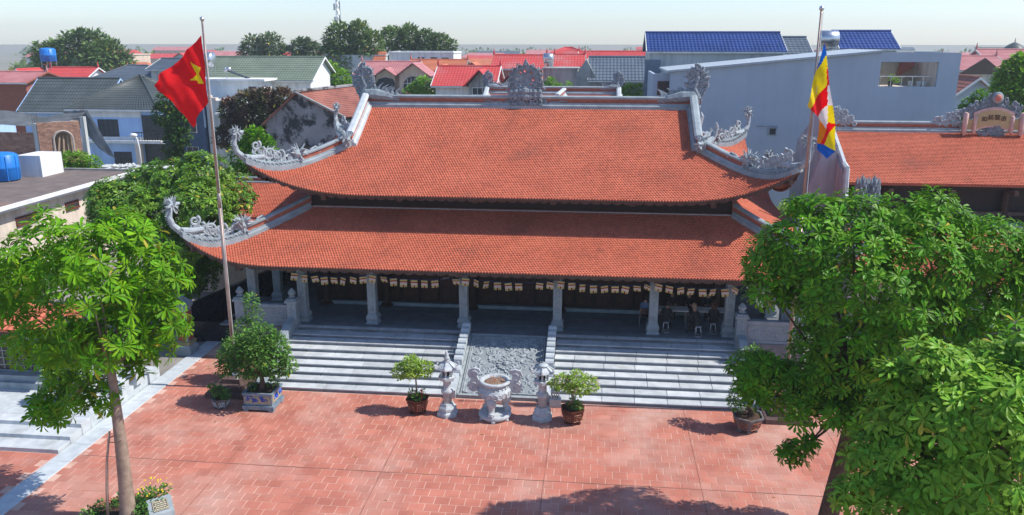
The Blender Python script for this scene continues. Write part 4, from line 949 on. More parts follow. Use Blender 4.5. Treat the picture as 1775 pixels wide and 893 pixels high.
SKIN = mat('skin', (.42,.24,.17), (.38,.21,.15), .6); CLK = mat('black_cloth', (.018,.018,.02), (.03,.03,.034), .9, 20.); CLB = mat('blue_dotted_cloth', (.16,.24,.33), (.08,.13,.24), .9, 60., detail=0)
HB = mat('blonde_hair', (.30,.20,.14), (.20,.13,.09), .6, 30.); HK = mat('black_hair', (.015,.012,.012), None, .5); HC = mat('brown_hair', (.13,.06,.04), (.07,.035,.025), .6, 20.); SOLE = mat('shoe_white', (.5,.5,.5))
def person(x, y, rz, top, hair, label, seat=PZ, lean=.1, reach=1., phone=False, big=1., sit=.46, curl=False):
    "seated figure: skinned skeleton facing local +Y"
    V = []; Ed = []; Rd = []; Rg = []
    def jt(p, r_, par, g): V.append(Vector(p)*big if False else Vector(p)); Rd.append(r_); Rg.append(g); i = len(V)-1; (Ed.append((par, i)) if par is not None else None); return i
    L = lean
    pel = jt((0,0,sit+.08), .145, None, 0); sp1 = jt((0,L*.3,sit+.28), .13, pel, 1); sp2 = jt((0,L,sit+.46), .15, sp1, 1); nk = jt((0,L*1.25,sit+.60), .055, sp2, 2)
    hd0 = jt((0,L*1.4+.02,sit+.70), .075, nk, 2); hd1 = jt((0,L*1.5+.03,sit+.79), .095, hd0, 2); hd2 = jt((0,L*1.5+.02,sit+.87), .075, hd1, 2)
    for s_ in (-1, 1):
        sh = jt((s_*.17,L,sit+.50), .065, sp2, 1); el = jt((s_*.24,L+.10*reach,sit+.26), .043, sh, 1); wr = jt((s_*.13,L+.32*reach,sit+.30), .028, el, 2); pm = jt((s_*.10,L+.39*reach,sit+.31), .032, wr, 2)
        for k in range(4): f1 = jt((s_*.10+(k-1.5)*.019,L+.44*reach,sit+.315), .011, pm, 2); jt((s_*.10+(k-1.5)*.02,L+.475*reach,sit+.295-.004*k), .008, f1, 2)
        th_ = jt((s_*.10-s_*.04,L+.40*reach,sit+.325), .011, pm, 2); jt((s_*.10-s_*.055,L+.43*reach,sit+.32), .009, th_, 2)
        hp = jt((s_*.10,.03,sit+.05), .10, pel, 0); kn = jt((s_*.13,.40,sit+.03), .068, hp, 0); an = jt((s_*.12,.38,.10), .042, kn, 0); jt((s_*.13,.47,.05), .042, an, 3); jt((s_*.14,.57,.035), .032, len(V)-1, 3)
    me = bpy.data.meshes.new('tmp'); me.from_pydata([tuple(v) for v in V], Ed, []); o = bpy.data.objects.new('tmp', me); C.objects.link(o)
    md = o.modifiers.new('s', 'SKIN'); md.use_smooth_shade = True
    for i, sv in enumerate(me.skin_vertices[0].data): sv.radius = (Rd[i], Rd[i]); sv.use_root = (i == 0)
    ss = o.modifiers.new('u', 'SUBSURF'); ss.levels = 1
    dg = bpy.context.evaluated_depsgraph_get(); dg.update(); me2 = bpy.data.meshes.new_from_object(o.evaluated_get(dg)); bpy.data.objects.remove(o)
    me2.name = 'body'; me2.materials.clear()
    for mm in (CLK, top, SKIN, BLACK): me2.materials.append(mm)
    for p in me2.polygons:
        c = p.center; b = min(range(len(V)), key=lambda i: (V[i]-c).length - Rd[i]); p.material_index = Rg[b]; p.use_smooth = True
    t = thing('person', label, 'person', (x, y, seat), None, rz); bo = bpy.data.objects.new('body', me2); C.objects.link(bo); bo.parent = t
    hc = Vector((0, L*1.5+.005, sit+.84)); m = MB(); m.ball(hc, .122, 12, (.95,1.02,1.0)); m.ball(hc+Vector((0,-.06,-.07)), .10, 8, (1,.8,1.1))
    rgp = random.Random(int(x*77))
    if curl:
        for k in range(70): q = Vector((rgp.gauss(0,1), rgp.gauss(-.3,1), rgp.gauss(.1,1))).normalized(); m.ball(hc + q*.14 + Vector((0,-.03,-.05)), .035, 5)
        m.ball(hc+Vector((0,-.07,-.15)), .13, 8, (1.1,.8,1.2))
    h = m.build('hair', hair, None, True); h.parent = t
    m = MB(); m.ball((0, L*1.5+.125, sit+.79), .018, 6, (.8,1,1.3))
    for s_ in (-1, 1): m.ball((s_*.098, L*1.5+.02, sit+.79), .022, 6, (.5,1,1.3))
    f = m.build('face_features', SKIN, None, True); f.parent = t
    m = MB()
    for s_ in (-1, 1): m.ball((s_*.035, L*1.5+.113, sit+.815), .011, 6)
    f = m.build('eyes', BLACK, None, True); f.parent = t
    return t
person(5.89, 5.0, R(-15), CLK, HK, 'person in black sitting left of the table by the fourth column, head bowed', lean=.14)
person(7.24, 4.6, R(35), CLK, HB, 'person in black with light brown hair on the front stool leaning to the table', lean=.2)
person(7.97, 5.05, R(-8), CLK, HC, 'person in black with curly brown hair seen from behind', lean=.12, curl=True)
person(4.98, 5.75, R(-20), CLB, HK, 'person in pale blue dotted shirt on the chair half hidden by the fourth column', lean=.1)
person(6.3, 7.0, R(180), CLK, HK, 'dark haired person facing out behind the tables, first from the left', lean=.1)
person(7.1, 7.0, R(170), CLK, HK, 'dark haired person facing out behind the tables, second from the left', lean=.12)
person(7.9, 7.0, R(185), CLK, HK, 'dark haired person facing out behind the tables, third from the left', lean=.1)
for x, y, lb in ((6.0,6.0,'white plate on the left folding table'),(6.5,5.9,'white bowl nearer the centre of the folding tables'),(7.6,6.0,'white dish on the right folding table')):
    m = MB(); m.lathe(x, y, [(.05,.752),(.13,.78),(.12,.785),(.04,.76)], 14, 0, PZ); tag(m.build('dish', WHITE, None, True), lb, 'dish')
# ================================================================ TREES
exec_blobs = {}
LT = [(-12.19,-9.2,8.34,.98),(-12.61,-9.8,7.76,.94),(-13.9,-8.9,6.61,.83),(-10.27,-8.9,8.4,.88),(-9.35,-9.2,7.69,.82),(-10.52,-10.0,8.2,1.0),(-10.54,-10.2,7.14,1.1),(-9.18,-9.2,6.28,.67),(-9.75,-9.0,5.5,.62),(-10.48,-9.8,5.86,.95),(-12.3,-9.4,5.63,1.01),(-14.08,-8.3,4.96,.69),(-12.9,-8.7,3.7,.72),(-13.1,-9.0,3.28,.62),(-11.5,-9.4,3.95,.6),(-13.9,-8.3,7.3,.6),(-10.61,-8.3,6.53,1.0),(-12.67,-8.0,4.72,.95),(-10.3,-9.0,4.8,.41)]
leafy_tree('broadleaf_tree', 'tree with bright yellow green whorled leaves growing from the round flower bed', 'tree', (-10.98,-9.3,0),
    [(-10.98,-9.3,-.02),(-10.97,-9.3,.25),(-10.93,-9.3,1.2),(-10.90,-9.3,2.4),(-10.86,-9.35,3.6),(-10.9,-9.3,4.9),(-11.05,-9.3,6.2)], [.31,.225,.195,.17,.14,.115,.09], LT, LEAF_Y, TRUNK, 300, 420, (13,.34,.078), 1,
    fork=(-10.9,-9.3,4.9), nfill=1500, ros_s=(.55,1.15), upw=.45)
t = thing('support_stake', 'thin weathered stake leaning against the left tree trunk', 'stake', (-11.55,-9.4,0))
MB().tube([(-11.5,-9.5,0),(-11.42,-9.48,1.0),(-11.30,-9.45,2.0),(-11.10,-9.45,2.9)], [.045,.04,.035,.03], 7).build('stake_pole', mat('stake_wood', (.40,.30,.24), (.28,.2,.16), .9, 8.), t, True)
MB().tube([(-11.0-.23*math.cos(a), -9.33-.23*math.sin(a), 2.62) for a in [6.2832*k/14 for k in range(15)]], .015, 5).build('tie_rope', WOODB, t)
RT = [(8.38,-8.2,9.35,.6),(8.17,-8.2,8.57,1.05),(7.54,-7.9,8.16,.85),(7.3,-8.2,7.45,.6),(9.39,-7.9,8.84,1.06),(10.49,-8.0,9.04,.9),(11.3,-8.2,9.35,.78),(10.87,-8.7,8.47,1.1),(9.43,-9.0,8.06,1.25),(8.6,-8.8,7.6,.95),(12.44,-8.2,8.69,.88),(13.4,-7.7,8.43,.75),(10.45,-8.8,7.11,1.18),(9.4,-8.8,6.4,1.0),(8.6,-8.2,6.0,.6),(7.25,-8.2,5.05,.5),(7.0,-8.0,5.0,.55),(7.8,-7.8,4.6,.62),(8.97,-7.7,4.65,.7),(10.26,-7.4,4.93,.75),(8.25,-8.5,2.74,.33),(8.61,-8.5,3.11,.26),(12.45,-7.9,7.52,1.06),(11.0,-7.4,3.92,.7),(9.3,-7.6,7.3,1.3),(10.6,-7.2,7.9,1.2),(8.3,-8.4,4.9,.6),(9.2,-8.6,5.3,.8),(9.9,-8.3,5.7,.9),(7.5,-8.1,5.0,.6),(8.0,-8.0,9.6,.35),(11.0,-8.2,4.9,.7),(10.0,-8.8,4.6,.5),(11.5,-8,6.3,1.),(8.2,-8.6,4.2,.5),(8.9,-8.7,4.1,.5),(9.7,-8.9,4.1,.5),(7.4,-8.3,4.5,.45),(7.0,-8.2,4.5,.35),(13.9,-8.0,7.3,.9),(14.2,-8.0,8.6,.7),(12.9,-8.2,6.4,1.)]
leafy_tree('broadleaf_tree', 'big dark green tree standing right of the steps in front of the right flagpole', 'tree', (9.5,-8.6,0),
    [(9.25,-8.6,-.02),(9.28,-8.6,.4),(9.4,-8.6,1.6),(9.55,-8.55,2.8),(9.7,-8.5,4.0),(9.7,-8.4,5.6)], [.36,.29,.25,.21,.17,.12], RT, LEAF_G, BARK, 300, 2100, (11,.25,.07), 2,
    fork=(9.7,-8.45,4.4), nfill=2600, ros_s=(.55,1.25), upw=.55)
FT = [(8.85,-14.5,8.0,.42),(8.55,-14.3,7.35,.36),(9.41,-14.5,7.6,.55),(10.2,-14.2,7.79,.5),(10.75,-14.5,8.15,.5),(9.18,-14.8,7.1,.7),(10.11,-15.0,7.21,.9),(8.63,-14.2,6.75,.5),(9.04,-14.5,6.07,.8),(9.96,-14.8,6.04,1.05),(8.25,-14.2,5.85,.5),(8.07,-14.5,5.13,.52),(8.88,-14.7,5.05,.85),(10.96,-14.5,5.81,.95),(10.07,-14.5,4.75,1.0),(11.16,-14.0,6.78,.75),(8.24,-14.5,7.7,.2)]
leafy_tree('broadleaf_tree', 'lighter green large leaved tree in the bottom right corner of the courtyard, nearest the viewer', 'tree', (11.0,-15.0,0),
    [(11.0,-15.0,-.02),(10.9,-15.0,.5),(10.7,-14.95,2.2),(10.3,-14.9,4.0),(10.0,-14.8,5.4)], [.34,.27,.23,.18,.12], FT, LEAF_F, BARK, 300, 1150, (9,.27,.078), 3,
    fork=(10.2,-14.9,4.3), nfill=1500, ros_s=(.55,1.2), upw=.7)
BT = [(-18.6,9,6.78,1.31),(-17.04,9,7.1,1.3),(-19.87,9,6.46,1.32),(-16.2,10,6.05,1.19),(-20.91,8,5.75,1.44),(-16.45,7,6.04,1.4),(-18.6,7,5.14,1.68),(-21.33,8,4.85,1.16),(-16.4,9,4.76,1.1),(-17.25,7,4.02,1.3),(-18.01,7,2.53,1.43),(-17.44,9,3.2,1.19),(-17.92,9,1.9,1.0),(-22.44,9,5.81,.83)]
leafy_tree('broadleaf_tree', 'wide glossy dark green tree behind the left tree, beside the lower left roof corner', 'tree', (-18.3,8.5,0), [(-18.3,8.5,0),(-18.3,8.5,1.5),(-18.4,8.5,3.2),(-18.5,8.5,4.6)], [.3,.24,.2,.15], BT, mat('leaf_glossy', (.085,.185,.016), (.15,.26,.02), .35, .7, isl=.45, trans=.18, spec=.25), BARK, 260, 2300, (9,.28,.10), 4, nfill=3000, ros_s=(.7,1.1), upw=.5)
def ct(name, label, base, blobs, lm, bm, n, leaf, seed, r, cat='tree', group=None): return clump_tree(name, label, cat, base, blobs, lm, bm, n, leaf, seed, r, group)
ct('vine_covered_tree', 'vine covered bright green tree behind the upper left roof finial', (-19.4,21,0), [(-19.42,21,7.6,.8),(-18.68,21,7.2,.67),(-19.91,21,6.59,1.1),(-20.44,21,5.07,.95),(-19.19,21,5.85,1.1),(-19.52,21,4.32,.95),(-19.8,21,3.2,.9)], LEAF_G, BARK, 5200, .26, 21, .2)
ct('maroon_tree', 'dark maroon leaved tree left of the weathered gable house', (-29,43,0), [(-31.07,43,7.71,.96),(-29.36,43,8.25,1.1),(-27.69,43,8.52,1.1),(-26.03,43,8.69,1.),(-28.92,43,6.94,1.3),(-27.24,43,7.22,1.3),(-30.66,43,6.13,1.),(-25.56,43,7.76,.7),(-28.46,43,5.89,1.),(-31.88,43,5.05,.97),(-29.5,43,4.3,1.2)], LEAF_M, BARK, 11000, .40, 22, .25)
ct('tree', 'slim dark tree behind the red flag in front of the blue house', (-35.8,41,0), [(-36.05,41,8.6,.94),(-36.47,41,7.3,1.05),(-35.46,41,6.54,1.05),(-35.3,41,5.49,1.05),(-35.97,41,4.43,.95),(-34.55,41,7.32,.73),(-35.6,41,3.2,1.)], LEAF_D, BARK, 3200, .36, 23, .2)
ct('hedge_bush', 'bright green bush between the unfinished brick house and the flat roof', (-36,27,0), [(-37.51,27,4.9,.61),(-36.56,27,5.13,.65),(-35.64,27,5.15,.65),(-34.75,27,4.95,.6),(-36.9,27,4.2,.8),(-35.3,27,4.2,.8)], LEAF_F, BARK, 2600, .26, 24, .1, 'bush')
ct('palm_shrub', 'small bush behind the blue water tank', (-40.1,29,0), [(-40.16,29,4.53,.5),(-39.6,29,4.4,.45)], LEAF_F, BARK, 500, .26, 25, .08, 'bush')
ct('tree', 'wide hazy tree rising beyond the red roofs on the far left', (-95,121,0), [(-104.34,121,11.32,2.01),(-101.36,121,11.33,2.45),(-97.65,121,12.41,2.9),(-94.73,123,12.94,2.6),(-90.74,121,11.35,2.6),(-87.95,121,10.29,1.6),(-95.64,121,14.02,1.8),(-103.4,121,9.7,2.46),(-91.96,119,10.32,3.)], LEAF_FAR, BARK, 5200, 1.0, 26, .5)
ct('tree', 'pale loose tree beyond the green tiled roof', (-63,131,0), [(-66.19,131,12.39,2.3),(-62.55,131,12.95,2.3),(-68.1,131,11.26,1.3),(-59.7,131,11.28,1.6)], LEAF_FAR2, BARK, 2200, .85, 27, .4)
ct('tree', 'small pale tree between the two big far trees', (-55.4,131,0), [(-56.6,131,12.5,1.8),(-54.31,131,11.85,1.8),(-55.38,131,13.3,1.0)], LEAF_FAR2, BARK, 1500, .8, 28, .35)
ct('tree', 'dense rounded dark green tree under the telecom mast', (-40.5,110,0), [(-41.61,110,14.03,2.6),(-38.52,110,14.98,2.0),(-36.58,110,13.08,2.4),(-42.77,110,11.62,2.49),(-40.8,110,10.18,2.49),(-43.39,110,9.68,1.8),(-44.5,110,8.,2.)], LEAF_FAR, BARK, 6000, .8, 29, .5)
ct('tree', 'dense round tree behind the long white flat roofed block', (-31,122,0), [(-35.59,122,14.05,2.29),(-32.39,122,14.55,2.08),(-29.2,122,13.7,2.08),(-26.6,122,13.2,1.87),(-33.52,122,12.54,2.2),(-24.6,122,13.1,1.0),(-29,122,12,2.4)], LEAF_FAR, BARK, 5000, .8, 30, .5)
ct('tree', 'fresh green tree in front of the white block, left of the villa', (-32,75,0), [(-32.28,75,9.61,1.5),(-30.77,75,8.88,1.4),(-33.51,75,8.5,1.5),(-30.08,75,7.41,1.5),(-32.02,75,7.4,1.5),(-29.2,75,6.4,1.3)], LEAF_F, BARK, 4200, .5, 31, .3)
ct('tree', 'small tree between the villa and the red roofed white house', (-19.4,71,0), [(-18.86,71,8.43,1.07),(-19.97,71,7.93,.86),(-17.93,71,8.08,.86),(-20.72,71,7.5,.72)], LEAF_F, BARK, 1700, .4, 32, .2)
ct('bush', 'small tree beside the grey tiled house behind the main ridge', (5.6,50,0), [(5.56,50,9.13,.66),(6.37,50,9.24,.55),(5.02,50,8.85,.5)], LEAF_F, BARK, 900, .3, 33, .12)
ct('bush', 'low leafy bush right of the lotus ridge medallion', (-1.8,52,0), [(-2.03,52,9.79,.51),(-2.59,52,9.51,.4),(-1.28,52,9.45,.34),(-.32,52,9.6,.34)], LEAF_F, BARK, 800, .26, 34, .12)
ct('tree', 'leafy tree at the right edge above the sign board', (34.8,38,0), [(34.35,38,11.34,1.),(34.88,38,11.99,.9),(33.82,38,10.68,.8),(35.6,38,10.04,1.56),(34.41,38,9.59,1.3),(33.46,38,10.24,.45),(36.2,38,11.8,1.)], LEAF_F, BARK, 5200, .42, 35, .3)
ct('bush', 'yellow green bush beside the blue grey wall left of the sign board', (29,32,0), [(29.62,32,10.03,.49),(28.87,32,9.5,.45),(28.66,32,9.0,.49),(28.56,32,8.5,.41),(29.33,32,9.3,.49)], LEAF_Y, BARK, 1500, .24, 36, .12)
ct('flowering_bush', 'bush with pink flowers between the temple and the side hall gable wall', (15,24,0), [(14.84,24,2.54,.83),(15.17,24,2.93,.76),(14.52,24,1.95,.68),(15.61,24,2.17,.57),(15.0,24,1.2,.8)], LEAF_B, BARK, 2400, .2, 37, .1)
ct('bush', 'low dark bush below the right side hall', (13.2,1.2,0), [(12.6,1.2,1.0,.7),(13.6,1.3,1.3,.8),(11.9,1.0,1.5,.5),(11.6,.9,2.3,.35)], LEAF_S, BARK, 2600, .17, 38, .1)
# ================================================================ BUILDINGS AROUND
def rmat(name, c, c2=None, **k): return mat(name, c, c2, k.pop('rough', .7), k.pop('scale', .6), **k)
R_RED = rmat('red_sheet_roof', (.56,.075,.07), (.48,.06,.058), rough=.7, stain=(.5,.16,.15), sscale=.3)
R_PINK = rmat('faded_red_roof', (.50,.22,.21), (.42,.16,.16), rough=.6)
R_ORA = rmat('orange_tile_roof', (.55,.18,.09), (.45,.14,.07))
R_GREY = rmat('grey_tile_roof', (.075,.09,.09), (.055,.068,.068), rough=.5, isl=.1)
R_GRN = rmat('green_grey_tile_roof', (.17,.21,.155), (.135,.17,.125), isl=.1)
R_SLATE = rmat('slate_tile_roof', (.10,.13,.165), (.08,.105,.135), rough=.55, isl=.1)
R_BLUE = rmat('blue_tile_roof', (.02,.055,.21), (.012,.04,.16), rough=.55, isl=.15)
R_OLD = rmat('old_terracotta_roof', (.38,.15,.11), (.28,.10,.075), stain=(.12,.07,.06), sscale=1.2, sramp=(.55,.8))
W_BLUE = mat('light_blue_wall', (.42,.60,.88), (.37,.54,.82), .85, .8, streak=.2)
W_CREAM2 = mat('yellow_cream_wall', (.68,.55,.42), (.6,.47,.36), .85, .8, streak=.3)
W_GREY = mat('bare_render_wall', (.42,.42,.40), (.33,.33,.31), .9, .8, .2, stain=(.25,.25,.24), sscale=.6, streak=.4)
W_BG = mat('blue_grey_wall', (.38,.46,.535), (.345,.42,.49), .85, .35, .15, 12, stain=(.43,.50,.57), sscale=.22, sramp=(.5,.8), streak=.06)
W_PALE = mat('pale_grey_wall', (.58,.60,.58), (.52,.54,.52), .85, .6, streak=.35)
W_OLD = mat('weathered_black_wall', (.34,.33,.33), (.22,.21,.21), .95, .5, .5, 14, stain=(.045,.045,.045), sscale=.9, sramp=(.50,.58))
W_BRICK = mat('rough_brick', (.34,.20,.15), (.26,.15,.11), .95, 3., .5, 20)
DKWOOD = mat('door_brown', (.16,.05,.03), (.11,.035,.02), .6)
def sheet(mb, a, b, c, d, nu, nv, wave=.0, step=.03):
    "roof slope from eave a-b up to ridge d-c with corrugations and overlapping rows"
    a, b, c, d = map(Vector, (a, b, c, d)); n = (b-a).cross(d-a).normalized()
    if n.z < 0: n = -n
    for r in range(nv):
        o = len(mb.v)
        for v, h in ((r/nv, step), ((r+1)/nv, 0)):
            L = a.lerp(d, v); Rr = b.lerp(c, v)
            for i in range(nu+1): mb.v.append(tuple(L.lerp(Rr, i/nu) + n*(h + (wave if i % 2 else 0))))
        for i in range(nu): mb.f.append((o+i, o+i+1, o+nu+1+i+1, o+nu+1+i)); mb.m.append(0)
        if r: 
            for i in range(nu): mb.f.append((o+i, o-nu-1+i, o-nu-1+i+1, o+i+1)); mb.m.append(0)
    o = len(mb.v); mb.add([a-n*.1, b-n*.1, c-n*.1, d-n*.1, a, b, c, d], [(0,3,2,1),(0,1,5,4),(1,2,6,5),(3,0,4,7)])
def window(p, x, y, z, w_, h, fr=WHITE, bars=2, face='y', pane=DARKG, arch=False):
    "recessed window with frame, bars and pane; face y: in a wall facing the viewer, face x: in a wall facing +X"
    def B(m, a0, a1, d0, d1, z0, z1):
        if face == 'y': m.box(x+a0, x+a1, y+d0, y+d1, z+z0, z+z1)
        else: m.box(x-d1, x-d0, y+a0, y+a1, z+z0, z+z1)
    m = MB(); t = .07
    B(m, -w_/2-t, -w_/2, -.06, .02, -h/2-t, h/2+t); B(m, w_/2, w_/2+t, -.06, .02, -h/2-t, h/2+t); B(m, -w_/2, w_/2, -.06, .02, h/2, h/2+t); B(m, -w_/2-.06, w_/2+.06, -.12, .02, -h/2-t-.04, -h/2)
    for k in range(1, bars+1): q = -w_/2 + w_*k/(bars+1); B(m, q-.025, q+.025, -.05, .01, -h/2, h/2)
    B(m, -w_/2, w_/2, -.045, .01, h*.12, h*.12+.045)
    f = m.build('window', fr, p); m = MB(); B(m, -w_/2, w_/2, -.02, .015, -h/2, h/2); m.build('pane', pane, f); return f
def house(name, label, x0, x1, y, dep, ze, zr, kind, rm, wm, wins=(), ov=.5, cat='house', group=None, bars=2, rows=None, wave=.03, frame=WHITE, nowall=False):
    xc = (x0+x1)/2; t = thing(name, label, cat, (xc, y+dep/2, 0), group); nr = rows or max(5, int(dep/2/.4)); nc = max(8, int((x1-x0)/.16))
    m = MB()
    if kind == 'flat':
        m.box(x0, x1, y, y+dep, 0, ze); wl_ = m.build('wall', wm, t); m = MB()
        m.box(x0-.12, x1+.12, y-.12, y+dep+.12, ze, ze+.14); q = zr-ze
        if q > .2:
            for a in ((x0,x1,y,y+.15),(x0,x1,y+dep-.15,y+dep),(x0,x0+.15,y+.15,y+dep-.15),(x1-.15,x1,y+.15,y+dep-.15)): m.box(*a, ze+.14, zr)
        m.build('roof_slab', wm, t)
    elif kind == 'x':
        m.prism([(y,0),(y+dep,0),(y+dep,ze),(y+dep/2,zr-.12),(y,ze)], (x0,0,0), (0,1,0), (0,0,1), (1,0,0), x1-x0); wl_ = m.build('wall', wm, t)
        sl = (zr-ze)/(dep/2); m = MB()
        sheet(m, (x0-ov,y-ov,ze-ov*sl), (x1+ov,y-ov,ze-ov*sl), (x1+ov,y+dep/2,zr), (x0-ov,y+dep/2,zr), nc, nr, wave)
        sheet(m, (x1+ov,y+dep+ov,ze-ov*sl), (x0-ov,y+dep+ov,ze-ov*sl), (x0-ov,y+dep/2,zr), (x1+ov,y+dep/2,zr), 8, nr, 0)
        rf = m.build('roof', rm, t); MB().tube([(x0-ov,y+dep/2,zr+.05),(x1+ov,y+dep/2,zr+.05)], .13, 8).build('ridge_cap', rm, rf)
        if rm in (R_RED, R_PINK, R_ORA):
            for q in (x0-ov+.1, x1+ov-.1): MB().tube([(q,y+dep/2,zr+.1),(q,y+dep/2,zr+.35),(q,y+dep/2,zr+.95)], [.12,.14,.02], 6).build('roof_finial', rm, rf)
        m = MB()
        for xx in (x0-ov-.04, x1+ov-.04):
            m.prism([(y-ov,ze-ov*sl-.12),(y+dep/2,zr-.12),(y+dep+ov,ze-ov*sl-.12),(y+dep+ov,ze-ov*sl+.06),(y+dep/2,zr+.07),(y-ov,ze-ov*sl+.06)], (xx,0,0), (0,1,0), (0,0,1), (1,0,0), .08)
        m.build('barge_board', wm if wm is not W_OLD else WOODB, rf)
        MB().box(x0-ov, x1+ov, y-ov-.03, y-ov+.03, ze-ov*sl-.16, ze-ov*sl-.01).build('gutter', WHITE if wm is not W_OLD else WOODB, rf)
    elif kind == 'y':
        w_ = x1-x0; sl = (zr-ze)/(w_/2); m.prism([(x0,0),(x1,0),(x1,ze),(xc,zr-.12),(x0,ze)], (0,y,0), (1,0,0), (0,0,1), (0,1,0), dep); wl_ = m.build('wall', wm, t); m = MB()
        nd = max(8, int(dep/.2))
        sheet(m, (x0-ov,y+dep+ov,ze-ov*sl), (x0-ov,y-ov,ze-ov*sl), (xc,y-ov,zr), (xc,y+dep+ov,zr), nd, nr, wave); sheet(m, (x1+ov,y-ov,ze-ov*sl), (x1+ov,y+dep+ov,ze-ov*sl), (xc,y+dep+ov,zr), (xc,y-ov,zr), nd, nr, wave)
        rf = m.build('roof', rm, t); MB().tube([(xc,y-ov,zr+.05),(xc,y+dep+ov,zr+.05)], .12, 8).build('ridge_cap', rm, rf); m = MB()
        m.prism([(x0-ov,ze-ov*sl-.14),(xc,zr-.14),(x1+ov,ze-ov*sl-.14),(x1+ov,ze-ov*sl+.06),(xc,zr+.08),(x0-ov,ze-ov*sl+.06)], (0,y-ov-.06,0), (1,0,0), (0,0,1), (0,1,0), .08); m.build('barge_board', WHITE if wm is not W_OLD else WOODB, rf)
    elif kind == 'hip':
        m.box(x0, x1, y, y+dep, 0, ze); wl_ = m.build('wall', wm, t); m = MB(); h = dep/2; a, b = x0-ov, x1+ov; c, d = y-ov, y+dep+ov; rx0, rx1 = x0+h*.8, x1-h*.8; ym = y+h; z = ze-.1
        sheet(m, (a,c,z),(b,c,z),(rx1,ym,zr),(rx0,ym,zr), nc, nr, wave); sheet(m, (b,d,z),(a,d,z),(rx0,ym,zr),(rx1,ym,zr), 8, nr, 0)
        sheet(m, (b,c,z),(b,d,z),(rx1,ym,zr),(rx1,ym,zr), nc//2, nr, wave); sheet(m, (a,d,z),(a,c,z),(rx0,ym,zr),(rx0,ym,zr), nc//2, nr, wave)
        rf = m.build('roof', rm, t); m = MB(); m.tube([(rx0,ym,zr+.05),(rx1,ym,zr+.05)], .12, 6)
        for p_, q_ in (((a,c,z),(rx0,ym,zr)),((b,c,z),(rx1,ym,zr)),((b,d,z),(rx1,ym,zr)),((a,d,z),(rx0,ym,zr))): m.tube([Vector(p_)+Vector((0,0,.06)), Vector(q_)+Vector((0,0,.06))], .1, 6)
        m.build('ridge_cap', rm, rf); MB().box(a, b, c-.04, c+.04, z-.22, z-.02).build('gutter', WHITE, rf)
    for wv in wins:
        window(t, wv[0], y, wv[1], wv[2], wv[3], frame, wv[4] if len(wv) > 4 else bars)
    return t
def tank(name, label, x, y, z, r_, h, upright=True, mt=BLUEP, legs=.6, base=None):
    t = thing(name, label, 'water tank', (x, y, z-legs))
    if upright:
        m = MB(); m.lathe(x, y, [(r_*.9,0),(r_,.06),(r_,h*.45),(r_*1.03,h*.47),(r_,h*.5),(r_,h*.93),(r_*.75,h),(r_*.3,h+.06),(.05,h+.08)], 24, 0, z)
        m.build('tank_body', mt, t, True); m = MB()
        for k in range(8): a = k*math.pi/4; m.box(x+r_*math.cos(a)-.03, x+r_*math.cos(a)+.03, y+r_*math.sin(a)-.03, y+r_*math.sin(a)+.03, z+.05, z+h*.9)
        m.build('tank_ribs', mt, t)
    else:
        m = MB(); m.tube([(x-h/2-.12,y,z+r_),(x-h/2,y,z+r_),(x+h/2,y,z+r_),(x+h/2+.12,y,z+r_)], [r_*.6,r_,r_,r_*.6], 20); m.build('tank_body', mt, t, True)
    m = MB()
    for a in (-1, 1):
        for b in (-1, 1): q = r_*.7 if upright else h*.4; m.tube([(x+a*q, y+b*r_*.6, z-legs), (x+a*q, y+b*r_*.6, z+.1)], .04, 5)
        m.tube([(x-q, y+a*r_*.6, z-legs*.4), (x+q, y+a*r_*.6, z-legs*.1)], .03, 5)
    m.build('tank_stand', STEEL, t); return t
# ---- left: cream flat roofed building
lb = thing('flat_roofed_building', 'long cream building with a stained flat concrete roof on the left edge', 'building', (-33, 14, 0))
MB().box(-42, -30.4, 0, 23.3, 0, 4.62).build('wall', CREAM, lb)
m = MB(); m.box(-42, -29.75, -.4, 23.7, 4.62, 4.78); m.box(-42, -29.6, -.5, 23.8, 4.78, 5.0); sb_ = m.build('roof_slab', WHITE, lb)
MB().box(-41.8, -29.75, -.3, 23.6, 5.0, 5.03).build('roof_surface', mat('roof_concrete', (.19,.15,.13), (.13,.105,.095), .95, 1.2, .4, 14, stain=(.30,.16,.12), sscale=.5, sramp=(.6,.75)), lb)
m = MB(); m.box(-41.8, -29.8, 23.45, 23.65, 5.03, 5.16); m.build('parapet_edge', W_GREY, lb)
for yy, zz, ww, hh in ((13.6,3.75,1.7,.35),(9.6,3.75,1.7,.35),(17.8,3.75,1.2,.35)): window(lb, -30.4, yy, zz, ww, hh, DKWOOD, 1, 'x')
for yy in (9.9, 5.5): m = MB(); m.box(-30.42, -30.33, yy-.6, yy+.6, 1.0, 3.2); m.build('shutter', mat('red_shutter', (.45,.10,.07), (.35,.07,.05), .6), lb)
rb = thing('rooftop_box', 'white rendered water tank box on the flat concrete roof', 'rooftop box', (-35, 21, 5.03)); MB().box(-35.7, -34.0, 20.4, 22.6, 5.03, 6.45).build('box_wall', WHITE, rb)
tank('water_tank', 'large blue plastic barrel water tank on the flat roof at the left edge', -35.45, 18.9, 5.07, .82, 1.75, legs=.02)
